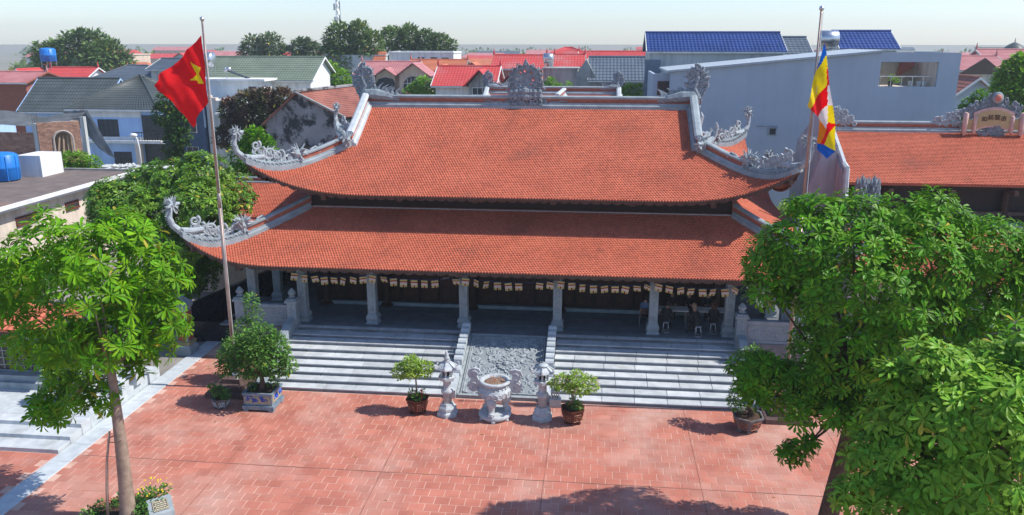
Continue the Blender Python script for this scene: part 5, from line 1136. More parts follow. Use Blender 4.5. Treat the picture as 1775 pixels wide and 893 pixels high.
# unfinished brick house with grey tarps
bh = thing('unfinished_brick_house', 'unfinished brick house with an arched window opening and concrete posts', 'house', (-41, 30, 0))
def brickwall(o, ex, L, z0, z1, parent, n_max, seed, hole=None):
    rg = random.Random(seed); o = Vector(o); ex = Vector(ex); ey = Vector((0,0,1)).cross(ex); bw, bhh = .30, .11; me = MB(); mort = MB()
    k = 0; z = z0
    m = MB()
    while z < z1 - .02:
        x = -(bw/2 if k % 2 else 0)
        while x < L:
            a, b = max(x, 0), min(x+bw-.02, L)
            if b - a > .05 and not (hole and hole((a+b)/2, z)):
                d = rg.uniform(0, .02); P0 = [o+ex*a+Vector((0,0,z)), o+ex*b+Vector((0,0,z)), o+ex*b+Vector((0,0,z+bhh-.02)), o+ex*a+Vector((0,0,z+bhh-.02))]
                vs = [p - ey*(-.02) for p in P0] + [p - ey*(.03+d) for p in P0]; m.add(vs, [(4,5,6,7),(0,1,5,4),(1,2,6,5),(2,3,7,6),(3,0,4,7)])
            x += bw
        z += bhh; k += 1
    m.build('bricks', mat('house_brick', (.42,.24,.17), (.33,.18,.13), .9, 3., isl=.25), parent, kind='stuff')
MORT = mat('mortar', (.42,.36,.32), (.34,.29,.26), .95, 3.)
MB().box(-48, -40.45, 29.02, 29.2, 0, 6.95).build('wall', MORT, bh); brickwall((-48,29.0,0), (1,0,0), 7.55, 3.6, 6.95, bh, 0, 1)
ex2 = Vector((.80,.60,0)).normalized()
def hole(x, z): return 1.0 < x < 2.3 and (5.0 < z < 6.4 or (z >= 6.4 and (x-1.65)**2 + (z-6.4)**2 < .42)) 
m = MB(); P0 = Vector((-40.0,28.7,0)); ey2 = Vector((0,0,1)).cross(ex2)
for (a, b, c, d) in ((0,1.0,0,7.7),(2.3,2.9,0,7.9),(1.0,2.3,0,5.0),(1.0,2.3,7.05,7.8)): m.prism([(a,c),(b,c),(b,d),(a,d)], P0+ey2*.03, ex2, (0,0,1), ey2, .15)
m.build('arched_wall', MORT, bh); brickwall(P0, ex2, 2.9, 3.6, 7.75, bh, 0, 2, hole)
m = MB(); m.tube([P0+ex2*(1.65+.66*math.cos(a))+Vector((0,0,6.4+.66*math.sin(a)))-ey2*.05 for a in [math.pi*k/12 for k in range(13)]], .09, 5); m.tube([P0+ex2*.99+Vector((0,0,5))-ey2*.05, P0+ex2*.99+Vector((0,0,6.4))-ey2*.05], .08, 5); m.tube([P0+ex2*2.31+Vector((0,0,5))-ey2*.05, P0+ex2*2.31+Vector((0,0,6.4))-ey2*.05], .08, 5); m.build('window_arch', MORT, bh); m = MB(); m.prism([(.9,4.9),(2.4,4.9),(2.4,7.1),(.9,7.1)], P0-ey2*-.9, ex2, (0,0,1), ey2, .1)
for k in range(3): m.prism([(1.1+.4*k,5.0),(1.25+.4*k,5.0),(1.5+.25*k,6.7),(1.4+.25*k,6.7)], P0+ey2*.12, ex2, (0,0,1), ey2, .06)
m.build('timber_shoring', mat('raw_timber', (.45,.32,.22), (.35,.24,.16), .9), bh)
for x, y, z1 in ((-40.25,28.9,8.1),(-37.45,30.6,8.5),(-44.1,29.1,8.3)):
    m = MB(); m.box(x-.16, x+.16, y-.16, y+.16, 0, z1-.4); m.build('concrete_post', W_PALE, bh); m = MB()
    for a in (-.1, .1):
        for b in (-.1, .1): m.tube([(x+a, y+b, z1-.4), (x+a*1.6, y+b, z1+.35)], .015, 4)
    m.build('rebar', WOODB, bh)
m = MB(); m.box(-37.5,-31.5,31.5,33,0,4.0); m.box(-35.9,-33.4,30.0,31.5,3.7,4.1); m.build('lower_block', W_PALE, bh)
def tarp(label, pts_top, pts_bot, sag, seed):
    rg = random.Random(seed); m = MB(); n, k = 26, 14; vs = []
    for i in range(n+1):
        u_ = i/n; ft = u_*(len(pts_top)-1); a = int(min(ft, len(pts_top)-2)); A = Vector(pts_top[a]).lerp(Vector(pts_top[a+1]), ft-a); fb = u_*(len(pts_bot)-1); b = int(min(fb, len(pts_bot)-2)); B = Vector(pts_bot[b]).lerp(Vector(pts_bot[b+1]), fb-b)
        for j in range(k+1):
            v = j/k; p = A.lerp(B, v); p.z -= sag*math.sin(v*math.pi)*math.sin(u_*math.pi) + .10*noise.noise(Vector((u_*6, v*4, seed))) ; p.y += .10*noise.noise(Vector((u_*4, v*2, seed+9))); vs.append(p)
    fs = [(i*(k+1)+j, (i+1)*(k+1)+j, (i+1)*(k+1)+j+1, i*(k+1)+j+1) for i in range(n) for j in range(k)]
    m.add(vs, fs); o = m.build('tarpaulin', mat('grey_tarp', (.17,.19,.205), (.11,.125,.135), .85, 1.2, .5, 9, trans=.3), None, True); tag(o, label, 'tarpaulin')
tarp('grey tarpaulin sagging over the brick house beside the blue house eave', [(-48,30,8.2),(-44.2,31,8.5),(-41,31,8.0),(-37.5,31.6,8.5)], [(-48,29,7.6),(-44.1,29.2,7.5),(-40.3,29,7.5),(-37.6,30.4,8.0)], .15, 1)
tarp('grey tarpaulin hanging like a curtain down to the rubble ledge', [(-39.6,31.4,8.3),(-38.4,31.4,8.5),(-37.5,31.4,8.55)], [(-38.0,31.2,7.2),(-36.6,31,5.5),(-35.2,30.8,4.7)], .25, 2)
MB().box(-33.9,-32.6,30.1,30.9,4.1,4.25)
m = MB(); rg = random.Random(3)
for k in range(26): x, y = rg.uniform(-35.6,-33.8), rg.uniform(30.1,31.2); m.ball((x, y, 4.1+rg.uniform(0,.25)), rg.uniform(.1,.25), 5, (1.2,1,.7))
tag(m.build('rubble_pile', W_PALE, None, kind='stuff'), 'pale rubble and sacks heaped on the ledge', 'rubble')
fl_ = MB(); rg = random.Random(14)
for k in range(90):
    if k < 60: x, y = rg.gauss(-14.0,.7), rg.gauss(2.6,.9)
    else: x, y = rg.uniform(-13,9), rg.uniform(-9,-1)
    leaf_mesh(fl_, (x, y, .012), (rg.uniform(-1,1), rg.uniform(-1,1), .1), (0,0,1), .12, .05, .2, .1, 2)
tag(fl_.build('fallen_leaves', mat('dry_leaf', (.30,.16,.05), (.4,.26,.08), .9, isl=.3), None, kind='stuff'), 'scattered dry fallen leaves on the red paving', 'leaves')
# ---- blue house with grey hip roofs
bl = house('two_storey_house', 'light blue two storey house with grey tiled hip roof and balcony', -55.0, -45.2, 55, 12, 6.75, 9.95, 'hip', R_GREY, W_BLUE, [(-50.9,4.6,2.2,1.7,3),(-49.6,.95,1.9,1.9,2)], wave=.05, frame=BLACK)
MB().box(-54.6,-44.6,54.2,55,3.0,3.3).build('balcony_slab', WHITE, bl); m = MB(); m.box(-54.9,-46.95,54.93,55.02,5.75,6.6); m.box(-54.9,-46.95,54.93,55.02,3.3,3.65); m.build('white_panel', WHITE, bl)
m = MB(); m.box(-46.9,-43.6,54.9,55.04,3.3,6.0); m.box(-46.9,-43.6,54.9,55.04,.1,2.9); m.build('recess', DARKG, bl); m = MB()
for k in range(14): m.tube([(-47.6+k*.3,54.2,3.3),(-47.6+k*.3,54.2,4.2)], .03, 4)
m.tube([(-47.7,54.2,4.2),(-43.6,54.2,4.2)], .05, 5); m.build('balcony_railing', BLACK, bl); MB().box(-47.6,-47.0,54.2,54.7,0,3.0).build('pillar', CREAM, bl)
house('house_wing', 'long grey tiled roof wing left of the blue house', -62.2, -53.0, 57, 8, 6.5, 9.6, 'x', R_GREY, W_BLUE, wave=.05, cat='house')
house('two_storey_house', 'grey slate hip roofed house behind the blue house', -69, -59.5, 81, 8, 8.6, 10.4, 'hip', R_SLATE, W_PALE)
house('house', 'grey metal roofed house left of the red flag', -59.5, -55, 80, 8, 10.2, 11.4, 'x', R_SLATE, W_PALE)
house('grey_wing', 'grey roofed house seen under the red flag', -45.3, -43.4, 58, 8, 6.6, 10.2, 'x', R_GREY, W_BLUE, [], wave=.05)
house('red_roofed_house', 'house with a bright red roof and white gable trim on the left', -81, -74, 86, 8, 8.1, 9.9, 'x', R_RED, WHITE)
house('gable_house', 'small white gabled dormer house beside the bright red roof', -84.5, -80.2, 84, 5, 8.2, 9.8, 'y', R_RED, WHITE, [(-82.3,8.1,1.6,.7)])
house('red_roofed_house', 'brick walled house with a faded red roof at the left edge', -82, -71.8, 71, 8, 8.7, 9.8, 'x', R_PINK, mat('red_brick_wall', (.32,.11,.07), (.26,.09,.06), .9))
house('shed', 'white roofed shed with a blue band at the left edge', -60, -56.5, 44, 4, 6.2, 6.9, 'x', WHITE, W_BLUE)
tank('water_tank', 'blue water tank on a steel frame on the far left skyline', -81.5, 90, 10.8, 1.1, 2.0, legs=1.4); 
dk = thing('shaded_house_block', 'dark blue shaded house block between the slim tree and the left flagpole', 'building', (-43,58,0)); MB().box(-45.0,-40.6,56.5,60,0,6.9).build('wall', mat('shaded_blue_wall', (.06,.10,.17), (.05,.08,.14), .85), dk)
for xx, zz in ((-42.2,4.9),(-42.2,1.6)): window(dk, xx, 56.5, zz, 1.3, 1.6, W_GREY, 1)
sl1 = thing('street_lamp', 'small white lamp on a bent pole beside the blue house balcony', 'lamp', (-44.6,50,0)); MB().tube([(-44.6,50,0),(-44.6,50,3.0),(-44.75,50,4.0),(-44.9,50,4.3)], .07, 6).build('lamp_pole', WHITE, sl1, True); MB().ball((-45.1,50,4.4), .32, 10, (1.3,1,.7)).build('lamp_head', WHITE, sl1, True)
# green-grey tiled white house
gw = house('two_storey_house', 'white house with a long green grey tiled roof and round water tank', -46.5, -31.6, 66, 9, 9.55, 11.9, 'x', R_GRN, WHITE, [(-37.4,8.6,1.3,1.4,1)], frame=DKWOOD)
MB().box(-43.5,-36.2,62.5,66,0,9.35).build('front_wing', WHITE, gw); m = MB(); m.box(-43.9,-35.6,62.0,66,9.35,9.6); m.build('front_slab', WHITE, gw); window(gw, -37.3, 62.5, 8.4, .8, .5, DKWOOD, 1)
lw = thing('annex', 'pale cream annex with a brown framed window behind the left flagpole', 'house', (-42, 57, 0)); MB().box(-40.4,-36.4,57,62,0,7.5).build('wall', W_PALE, lw); m = MB(); m.box(-40.6,-39.2,56.9,57.6,7.5,7.8); m.ball((-40,57.2,7.95),.3,6,(1.3,1,.7)); m.build('parapet', CREAM, lw)
window(lw, -37.9, 57, 4.9, 1.9, 1.8, DKWOOD, 3); MB().box(-39.2,-36.6,56.2,57,6.0,6.2).build('awning', WHITE, lw)
tank('water_tank', 'round steel water tank on a stand on the white front wing', -42.9, 64, 10.9, .85, .8, False, STEEL, 1.0)
sh_ = thing('solar_heater', 'solar water heater with a slanted collector on the white front wing', 'solar heater', (-40.5,64,9.6)); MB().tube([(-41.2,64,10.6),(-40.4,64,10.6)], .28, 12).build('heater_tank', STEEL, sh_, True); m = MB(); m.add([(-40.7,63.6,10.5),(-40.7,64.4,10.5),(-38.3,64.4,9.65),(-38.3,63.6,9.65),(-40.7,63.6,10.4),(-40.7,64.4,10.4),(-38.3,64.4,9.55),(-38.3,63.6,9.55)], [(0,1,2,3),(4,7,6,5),(0,4,5,1),(1,5,6,2),(2,6,7,3),(3,7,4,0)]); m.build('collector', DARKG, sh_)
MB().tube([(-41,64,9.6),(-41,64,10.5)], .05, 5).build('heater_stand', STEEL, sh_)
# weathered gable house
wg = thing('weathered_house', 'old gabled house with black stained render and a worn terracotta roof', 'house', (-20, 38, 0))
MB().prism([(-25.0,0),(-18.4,0),(-18.4,7.6),(-22.2,9.65),(-25.0,7.3)], (0,36.4,0), (1,0,0), (0,0,1), (0,1,0), .3).build('gable_wall', W_OLD, wg)
MB().box(-18.6,-14.8,36.9,40.8,0,7.6).build('side_wall', W_OLD, wg); MB().box(-24.7,-18.5,36.7,44,0,7.2).build('body_wall', W_OLD, wg)
m = MB(); sheet(m, (-18.2,36.0,7.75), (-14.0,38.4,7.9), (-17.4,41.6,10.1), (-22.4,36.3,9.72), 40, 16, .02, .03); rf = m.build('roof', R_OLD, wg)
m = MB(); sheet(m, (-25.3,42,7.1), (-25.3,36.1,7.1), (-22.2,36.1,9.72), (-17.4,41.6,10.1), 20, 12, .02, .03); m.build('back_roof', R_OLD, wg)
MB().tube([(-22.3,36.2,9.8),(-17.4,41.6,10.2)], .14, 6).build('ridge_cap', W_OLD, rf); MB().tube([(-18.2,36.0,7.85),(-22.35,36.2,9.8)], .10, 6).build('verge', W_GREY, rf); MB().box(-21.6,-19.6,35.9,36.42,5.2,5.3).build('lintel', WOODB, wg); MB().box(-21.4,-19.8,36.35,36.42,4.2,5.2).build('opening', DARKG, wg)
m = MB()
for k in range(9): m.tube([(-18.0+k*.35,36.8,6.6),(-18.0+k*.35,36.8,7.5)], .09, 6)
m.build('baluster', W_GREY, wg, kind='stuff')
# villa, orange villa, white block
vl = house('villa', 'cream villa with pink gabled roofs, arched balcony and arched window', -31.0, -23.2, 83, 9, 9.5, 11.0, 'x', R_PINK, W_CREAM2, [(-29.0,8.0,.95,1.5,1)])
for (a, b, ze_, zr_) in ((-28.2,-25.0,9.3,10.3),(-25.0,-20.4,9.4,11.0)):
    m = MB(); m.prism([(a+.3,5.5),(b-.3,5.5),(b-.3,ze_),((a+b)/2,zr_-.2),(a+.3,ze_)], (0,82.2,0), (1,0,0), (0,0,1), (0,1,0), 3.6); m.build('gable_bay', W_CREAM2, vl); m = MB(); xc_ = (a+b)/2
    sheet(m, (a-.2,87,ze_-.2),(a-.2,81.6,ze_-.2),(xc_,81.6,zr_),(xc_,87,zr_),14,6,.02); sheet(m, (b+.2,81.6,ze_-.2),(b+.2,87,ze_-.2),(xc_,87,zr_),(xc_,81.6,zr_),14,6,.02); m.build('gable_roof', R_PINK, vl)
m = MB(); m.prism([(-28.2,6.3),(-26.1+.8,6.3),(-25.3,8.2),(-25.6,8.8),(-26.6,9.05),(-27.6,8.8),(-28.0,8.2)], (0,82.12,0), (1,0,0), (0,0,1), (0,1,0), .1); m.build('balcony_arch', DARKG, vl); m = MB(); m.tube([(-28.4,82.0,5.4),(-28.4,82.0,9.0)], .18, 8); m.build('balcony_column', WHITE, vl); m = MB()
m.box(-29.0,-24.6,81.4,81.6,6.7,6.85); m.box(-29.0,-24.6,81.2,82.2,5.6,5.75)
for k in range(22): m.box(-28.9+k*.2,-28.8+k*.2,81.42,81.55,5.75,6.7)
m.build('balustrade', W_CREAM2, vl)
m = MB(); m.prism([(-24.1,7.2),(-21.4,7.2),(-21.4,8.3),(-21.9,8.95),(-22.75,9.2),(-23.6,8.95),(-24.1,8.3)], (0,82.12,0), (1,0,0), (0,0,1), (0,1,0), .1); f = m.build('window', DARKG, vl); m = MB()
for k in range(1,5): m.box(-24.1+k*.54-.03,-24.1+k*.54+.03,82.06,82.14,7.2,8.9)
m.box(-24.1,-21.4,82.06,82.14,8.2,8.27); m.build('window_bars', WHITE, f)
pb = MB(); pb.prism([(-24.8,4.9),(-22.1,4.9),(-22.1,5.9),(-23.45,7.1),(-24.8,5.9)], (0,80.2,0), (1,0,0), (0,0,1), (0,1,0), 2.0); pb.build('porch', W_CREAM2, vl); m = MB()
sheet(m, (-25.2,82.5,5.6),(-25.2,79.9,5.6),(-23.45,79.9,7.3),(-23.45,82.5,7.3),8,5,.02); sheet(m, (-21.7,79.9,5.6),(-21.7,82.5,5.6),(-23.45,82.5,7.3),(-23.45,79.9,7.3),8,5,.02); m.build('porch_roof', R_PINK, vl)
ov_ = house('villa', 'grey villa with bright orange tiled roofs behind the red roofed white house', -26.8, -18.4, 96, 9, 9.3, 11.0, 'x', R_ORA, W_GREY, [(-23.6,7.6,1.2,1.4,1),(-19.0,7.6,1.2,1.4,1)])
for (a, b, ze_, zr_) in ((-22.6,-19.6,9.2,10.5),(-18.6,-14.4,9.2,10.8)):
    m = MB(); m.prism([(a+.3,5.5),(b-.3,5.5),(b-.3,ze_),((a+b)/2,zr_-.2),(a+.3,ze_)], (0,95.2,0), (1,0,0), (0,0,1), (0,1,0), 3.6); m.build('gable_bay', W_GREY, ov_); m = MB(); xc_ = (a+b)/2
    sheet(m, (a-.2,100,ze_-.2),(a-.2,94.6,ze_-.2),(xc_,94.6,zr_),(xc_,100,zr_),14,6,.02); sheet(m, (b+.2,94.6,ze_-.2),(b+.2,100,ze_-.2),(xc_,100,zr_),(xc_,94.6,zr_),14,6,.02); m.build('gable_roof', R_ORA, ov_)
house('white_block', 'long pale flat roofed block in front of the dense trees', -44.3, -33.4, 108, 8, 11.5, 11.6, 'flat', W_PALE, W_PALE, [(-39.8,8.6,1.2,.6,1),(-36.4,8.7,1.8,.7,1)], cat='building')
house('white_block', 'white flat roofed block with three openings and a red roof edge', -33.2, -22.0, 110, 8, 11.9, 12.2, 'flat', W_PALE, WHITE, [(-27.6,10.4,1.2,1.7,0),(-25.4,10.4,1.2,1.7,0),(-23.4,10.4,1.2,1.6,0)], cat='building')
MB(); m = MB(); sheet(m, (-35.6,107,10.2),(-33.2,107,10.2),(-33.2,108.5,12.2),(-35.0,108.5,12.2),8,5,.02); tag(m.build('small_roof', R_ORA), 'small steep orange roof between the two pale blocks', 'roof')
rw = house('red_roofed_house', 'white house with a wide red roof just behind the main ridge', -16.4, -9.6, 66, 8, 9.0, 10.9, 'x', R_RED, WHITE, [(-10.9,8.0,1.8,1.9,2)])
for (a, b, ze_, zr_) in ((-12.6,-9.4,9.0,10.7),(-9.0,-4.6,8.6,11.0)):
    m = MB(); m.prism([(a+.3,4),(b-.3,4),(b-.3,ze_),((a+b)/2,zr_-.25),(a+.3,ze_)], (0,65.0,0), (1,0,0), (0,0,1), (0,1,0), 3.6); m.build('gable_bay', WHITE if a > -10 else W_GREY, rw); m = MB(); xc_ = (a+b)/2
    sheet(m, (a-.3,70,ze_-.2),(a-.3,64.2,ze_-.2),(xc_,64.2,zr_),(xc_,70,zr_),14,6,.02); sheet(m, (b+.3,64.2,ze_-.2),(b+.3,70,ze_-.2),(xc_,70,zr_),(xc_,64.2,zr_),14,6,.02); m.build('gable_roof', R_RED, rw)
window(rw, -11.0, 65.0, 7.6, 1.7, 2.0, WHITE, 2); window(rw, -6.8, 65.0, 8.5, 1.9, .6, WHITE, 1)
house('red_roofed_house', 'house with a plain rose red roof above the lotus medallion', -11.4, -4.9, 81, 7, 10.5, 12.0, 'x', R_RED, mat('salmon_wall', (.45,.2,.15), (.4,.17,.13)))
house('grey_block', 'plain grey rendered block with a solar heater on top', -4.1, .1, 71, 5, 10.6, 10.7, 'flat', W_GREY, W_GREY, cat='building')
tank('water_tank', 'steel water tank on the grey rendered block', -3.6, 73, 11.2, .62, 1.0, False, STEEL, .5)
house('red_roofed_house', 'rose roofed house behind the grey rendered block', -3.4, .2, 89, 6, 10.6, 12.0, 'x', R_RED, W_GREY)
house('red_roofed_house', 'long low red roof left of the blue tiled house', -.2, 9.7, 101, 8, 11.2, 12.3, 'x', R_RED, WHITE)
house('hipped_house', 'hipped red roof on the skyline above the steel tank', -6.5, .5, 120, 7, 11.6, 12.8, 'hip', R_RED, W_PALE)
gt = house('grey_tiled_house', 'unpainted house with a blue grey tiled roof behind the main ridge', 2.0, 7.6, 59, 7, 10.1, 12.15, 'x', R_SLATE, W_GREY, [(4.9,9.2,1.1,1.1,0)], wave=.04)
MB().prism([(.2,0),(2.4,0),(2.4,10.1),(1.3,12.0),(.2,10.4)], (0,58.9,0), (1,0,0), (0,0,1), (0,1,0), 6).build('gable_wall', W_GREY, gt)
# ---- blue roofs and blue-grey wall on the right
ba = house('blue_tiled_house', 'tall house with a shiny blue tiled roof left of the buddhist flag', 7.3, 19.4, 49, 7, 13.05, 14.6, 'x', R_BLUE, W_PALE, [], wave=.05, ov=.3)
MB().box(6.9,8.3,48.3,49.2,0,12.2).build('stair_wall', mat('slate_blue_wall', (.17,.22,.27), (.14,.18,.23), .8), ba)
house('slate_roofed_house', 'dark slate roof between the two blue tiled roofs', 19.2, 22.5, 53, 6, 12.9, 14.2, 'x', R_SLATE, W_PALE)
bb = house('blue_tiled_house', 'second blue tiled roof above the blue grey wall', 25.1, 30.0, 51, 6, 13.3, 14.75, 'x', R_BLUE, W_PALE, wave=.05, ov=.3)
tank('water_tank', 'big horizontal steel water tank beside the right flagpole top', 23.3, 49, 13.35, .72, 1.5, False, STEEL, .8)
wb = thing('blue_grey_building', 'large windowless blue grey rendered building wall with one open terrace bay', 'building', (19, 40, 0))
# wall with a real opening for the terrace
m = MB(); Y = 37.0
m.prism([(8.3,0),(24.2,0),(24.2,13.0),(8.3,11.45)], (0,Y,0), (1,0,0), (0,0,1), (0,1,0), .25)
m.box(24.2,28.45,Y,Y+.25,0,10.45); m.box(24.2,28.45,Y,Y+.25,12.3,13.0); m.box(28.45,30.0,Y,Y+.25,0,13.0)
m.box(8.3,8.5,Y+.25,46,0,11.4); m.box(29.8,30.0,Y+.25,46,0,13.0); m.build('wall', W_BG, wb)
m = MB(); m.prism([(8.0,11.45),(24.3,13.05),(24.3,13.2),(8.0,11.6)], (0,Y-.25,0), (1,0,0), (0,0,1), (0,1,0), 9); m.build('roof_sheet', mat('pale_metal', (.42,.47,.50), (.36,.41,.44), .5), wb)
m = MB(); m.box(7.0,8.5,Y+1,Y+1.2,0,11.3); m.box(7.0,7.2,Y+1.2,Y+8,0,11.3); m.build('side_wall', W_BG, wb); window(wb, 7.9, Y+1, 10.2, .9, .9, DKWOOD, 1)
m = MB(); m.box(24.2,28.6,Y+.25,Y+4,10.25,10.42); m.box(24.2,28.6,Y+3.8,Y+4,10.4,12.6); m.box(28.3,28.5,Y+.25,Y+3.8,10.4,12.6); m.build('terrace', CREAM, wb)
m = MB()
for k in range(22): m.box(24.3,28.2,Y+3.7,Y+3.8,10.5+k*.09,10.53+k*.09)
m.build('terrace_cladding', mat('cream_board', (.62,.60,.48), (.56,.54,.42)), wb); m = MB(); m.prism([(26.6,11.0),(27.9,11.9),(27.9,12.4),(26.9,12.5)], (0,Y+3.3,0), (1,0,0), (0,0,1), (0,1,0), .3)
for k in range(9): m.box(26.75,27.9-.03*k,Y+3.25,Y+3.35,11.2+k*.14,11.23+k*.14)
m.build('stair_flight', R_OLD, wb); m = MB(); m.tube([(24.3,Y+.4,11.2),(28.4,Y+.4,11.2)], .035, 6)
for k in range(6): m.tube([(24.4+k*.8,Y+.4,10.42),(24.4+k*.8,Y+.4,11.2)], .025, 5)
m.build('terrace_railing', STEEL, wb)
rg = random.Random(9)
for k, (x, lb_) in enumerate(((25.4,'first'),(26.9,'second'),(27.5,'third'),(27.9,'last'))):
    m = MB(); x_ = x; m.lathe(x_, Y+1.0, [(.16,0),(.2,.3),(.17,.42),(.02,.42)], 10, 0, 10.42); tag(m.build('terrace_pot', W_PALE if k else BLACK), lb_+' pot from the left on the open terrace', 'pot')
clump_tree('terrace_plant', 'leafy plant standing on the open terrace', 'plant', (25.6,Y+1.3,10.42), [(25.6,Y+1.3,11.0,.3),(25.9,Y+1.3,10.9,.25)], LEAF_F, BARK, 260, .14, 77, .02)
vt = thing('wall_vent', 'small square vent window set in the blue grey wall', 'vent', (16.5, Y, 6.9)); m = MB()
for a in ((-.32,.32,.24,.32),(-.32,.32,-.32,-.24),(-.32,-.24,-.24,.24),(.24,.32,-.24,.24)): m.box(16.5+a[0],16.5+a[1],Y-.10,Y+.01,6.9+a[2],6.9+a[3])
m.box(15.2,16.9,Y-.06,Y+.01,7.27,7.32); m.build('vent_frame', STONE, vt); MB().box(16.26,16.74,Y-.03,Y-.004,6.66,7.14).build('vent_opening', DARKG, vt)
# ---- far right roofs
house('open_gable_house', 'pink roofed house with an open timber gable at the right edge', 48.0, 54.0, 81, 9, 10.5, 12.0, 'x', R_PINK, W_PALE, [(50.0,8.8,1.6,1.2,1)])
m = MB(); m.prism([(47.6,9.9),(50.5,11.9),(53.2,9.9)], (0,79.6,0), (1,0,0), (0,0,1), (0,1,0), .2); tag(m.build('gable_truss', WOODB), 'dark timber gable truss at the right edge', 'truss')
house('red_roofed_house', 'second pink roof behind the open gable at the right edge', 53.5, 64, 84, 9, 11.0, 12.8, 'x', R_PINK, W_PALE)
house('small_gable_house', 'small blue grey gabled house beside the blue grey wall', 33.7, 37.0, 46, 5, 9.5, 10.8, 'y', R_OLD, W_BG)
dm = thing('domed_tower', 'grey domed tower on the far right skyline', 'tower', (82.5,141,0)); MB().lathe(82.5,141,[(2.0,0),(2.0,11.4),(2.3,11.5),(2.3,11.7)],16).build('drum', W_PALE, dm); MB().lathe(82.5,141,[(2.1,11.7),(2.0,12.3),(1.6,12.9),(1.0,13.4),(.4,13.7),(.12,13.8),(.05,14.6)],16).build('dome', R_GREY, dm, True)
# distant town: separate small houses to the horizon
rg = random.Random(21); FARW = [WHITE, W_PALE, W_CREAM2, W_GREY]; FARR = [R_RED, R_PINK, R_ORA, R_SLATE, R_RED]
ORD = 'first second third fourth fifth sixth seventh eighth ninth tenth eleventh twelfth thirteenth fourteenth fifteenth sixteenth seventeenth eighteenth'.split(); RW = ['nearest','second','middle','fourth','farthest']
words = ['red', 'faded red', 'orange', 'slate', 'bright red']; k = 0
spots = []
for row, (Yf, n, u0, u1) in enumerate(((150,15,-128,112),(195,17,-165,150),(260,18,-215,210),(360,18,-290,300),(520,16,-400,430))):
    for i in range(n):
        x = u0 + (u1-u0)*(i+.5)/n + rg.uniform(-4,4); wd = rg.uniform(8,14)*(1+row*.15); zt = rg.uniform(9.2,11.4) if row < 3 else rg.uniform(7.5,11.5); ri = rg.randrange(5); kd = rg.choice(('x','x','y','flat','hip'))
        t = thing('distant_house', 'distant %s house, %s from the left in the %s row of town' % ('flat roofed pale' if kd == 'flat' else words[ri]+' roofed', ORD[i], RW[row]), 'house', (x, Yf, 0), 'hazy town houses')
        m = MB(); y = Yf+rg.uniform(-10,10); wm = rg.choice(FARW)
        if kd == 'flat': m.box(x-wd/2, x+wd/2, y, y+9, 0, zt); m.build('wall', wm, t); MB().box(x-wd/2-.2, x+wd/2+.2, y-.2, y+9.2, zt, zt+.3).build('roof', wm, t)
        elif kd == 'y':
            m.prism([(x-wd/3,0),(x+wd/3,0),(x+wd/3,zt-2),(x,zt-.1),(x-wd/3,zt-2)], (0,y,0), (1,0,0), (0,0,1), (0,1,0), 10); m.build('wall', wm, t); m = MB()
            for sg in (-1, 1): m.add([(x+sg*(wd/3+.5),y-.5,zt-2.2),(x+sg*(wd/3+.5),y+10.5,zt-2.2),(x,y+10.5,zt+.05),(x,y-.5,zt+.05),(x+sg*(wd/3+.5),y-.5,zt-2.35),(x+sg*(wd/3+.5),y+10.5,zt-2.35),(x,y+10.5,zt-.1),(x,y-.5,zt-.1)], [(0,1,2,3),(7,6,5,4),(0,4,5,1),(3,7,4,0)])
            m.build('roof', FARR[ri], t)
        else:
            m.box(x-wd/2, x+wd/2, y, y+9, 0, zt-1.6); m.build('wall', wm, t); ins = 3 if kd == 'hip' else 0
            MB().add([(x-wd/2-.5,y-.5,zt-1.7),(x+wd/2+.5,y-.5,zt-1.7),(x+wd/2+.5,y+9.5,zt-1.7),(x-wd/2-.5,y+9.5,zt-1.7),(x-wd/2-.5+ins,y+4.5,zt),(x+wd/2+.5-ins,y+4.5,zt)], [(0,1,5,4),(2,3,4,5),(3,0,4),(1,2,5),(0,3,2,1)]).build('roof', FARR[ri], t)
        for q in range(rg.randrange(2,4)):
            wx = x + wd*(-.28+.28*q); m = MB(); m.box(wx-.6, wx+.6, y-.05, y+.02, zt-4.2, zt-2.9); m.build('window', DARKG, t)
rg = random.Random(5)
fm = MB()
for k in range(170):     # far belt of trees along the horizon
    Yf = rg.uniform(230, 900); x = rg.uniform(-.95, .95)*(Yf+30)*.78; r_ = rg.uniform(4,8); h = rg.uniform(3.5,8)
    for _ in range(34):
        d = Vector((rg.gauss(0,1), rg.gauss(0,1), abs(rg.gauss(0,1)))).normalized(); leaf_mesh(fm, Vector((x, Yf, 0)) + Vector((d.x*r_, d.y*r_, d.z*h)), d, (rg.uniform(-1,1),0,1), 3.2, 2.6, .2, .2, 2)
fm.build('distant_treeline', LEAF_FAR, None, kind='stuff'); o = bpy.data.objects['distant_treeline']; tag(o, 'low hazy belt of trees among the far houses', 'treeline')
tm_ = thing('telecom_mast', 'lattice telecom mast with panel antennas behind the dense trees', 'mast', (-80.4,231,0)); m = MB()
for a in (0, 2.094, 4.189): m.tube([(-80.4+1.4*math.cos(a),231+1.4*math.sin(a),0),(-80.4+.45*math.cos(a),231+.45*math.sin(a),34)], .12, 5)
for k in range(17):
    z = k*2; r0 = 1.4-.95*z/34; r1 = 1.4-.95*(z+2)/34
    for a in (0, 2.094, 4.189): m.tube([(-80.4+r0*math.cos(a),231+r0*math.sin(a),z),(-80.4+r1*math.cos(a+2.094),231+r1*math.sin(a+2.094),z+2)], .06, 4)
m.build('mast_lattice', STEEL, tm_)
for k, (dx, z) in enumerate(((-.9,24.5),(.8,25),(-.9,20.5),(.7,21),(0,27.5),(-.7,28.5))): MB().box(-80.4+dx-.25,-80.4+dx+.25,230.3,230.6,z-1.0,z+1.0).build('antenna_panel', W_PALE, tm_)
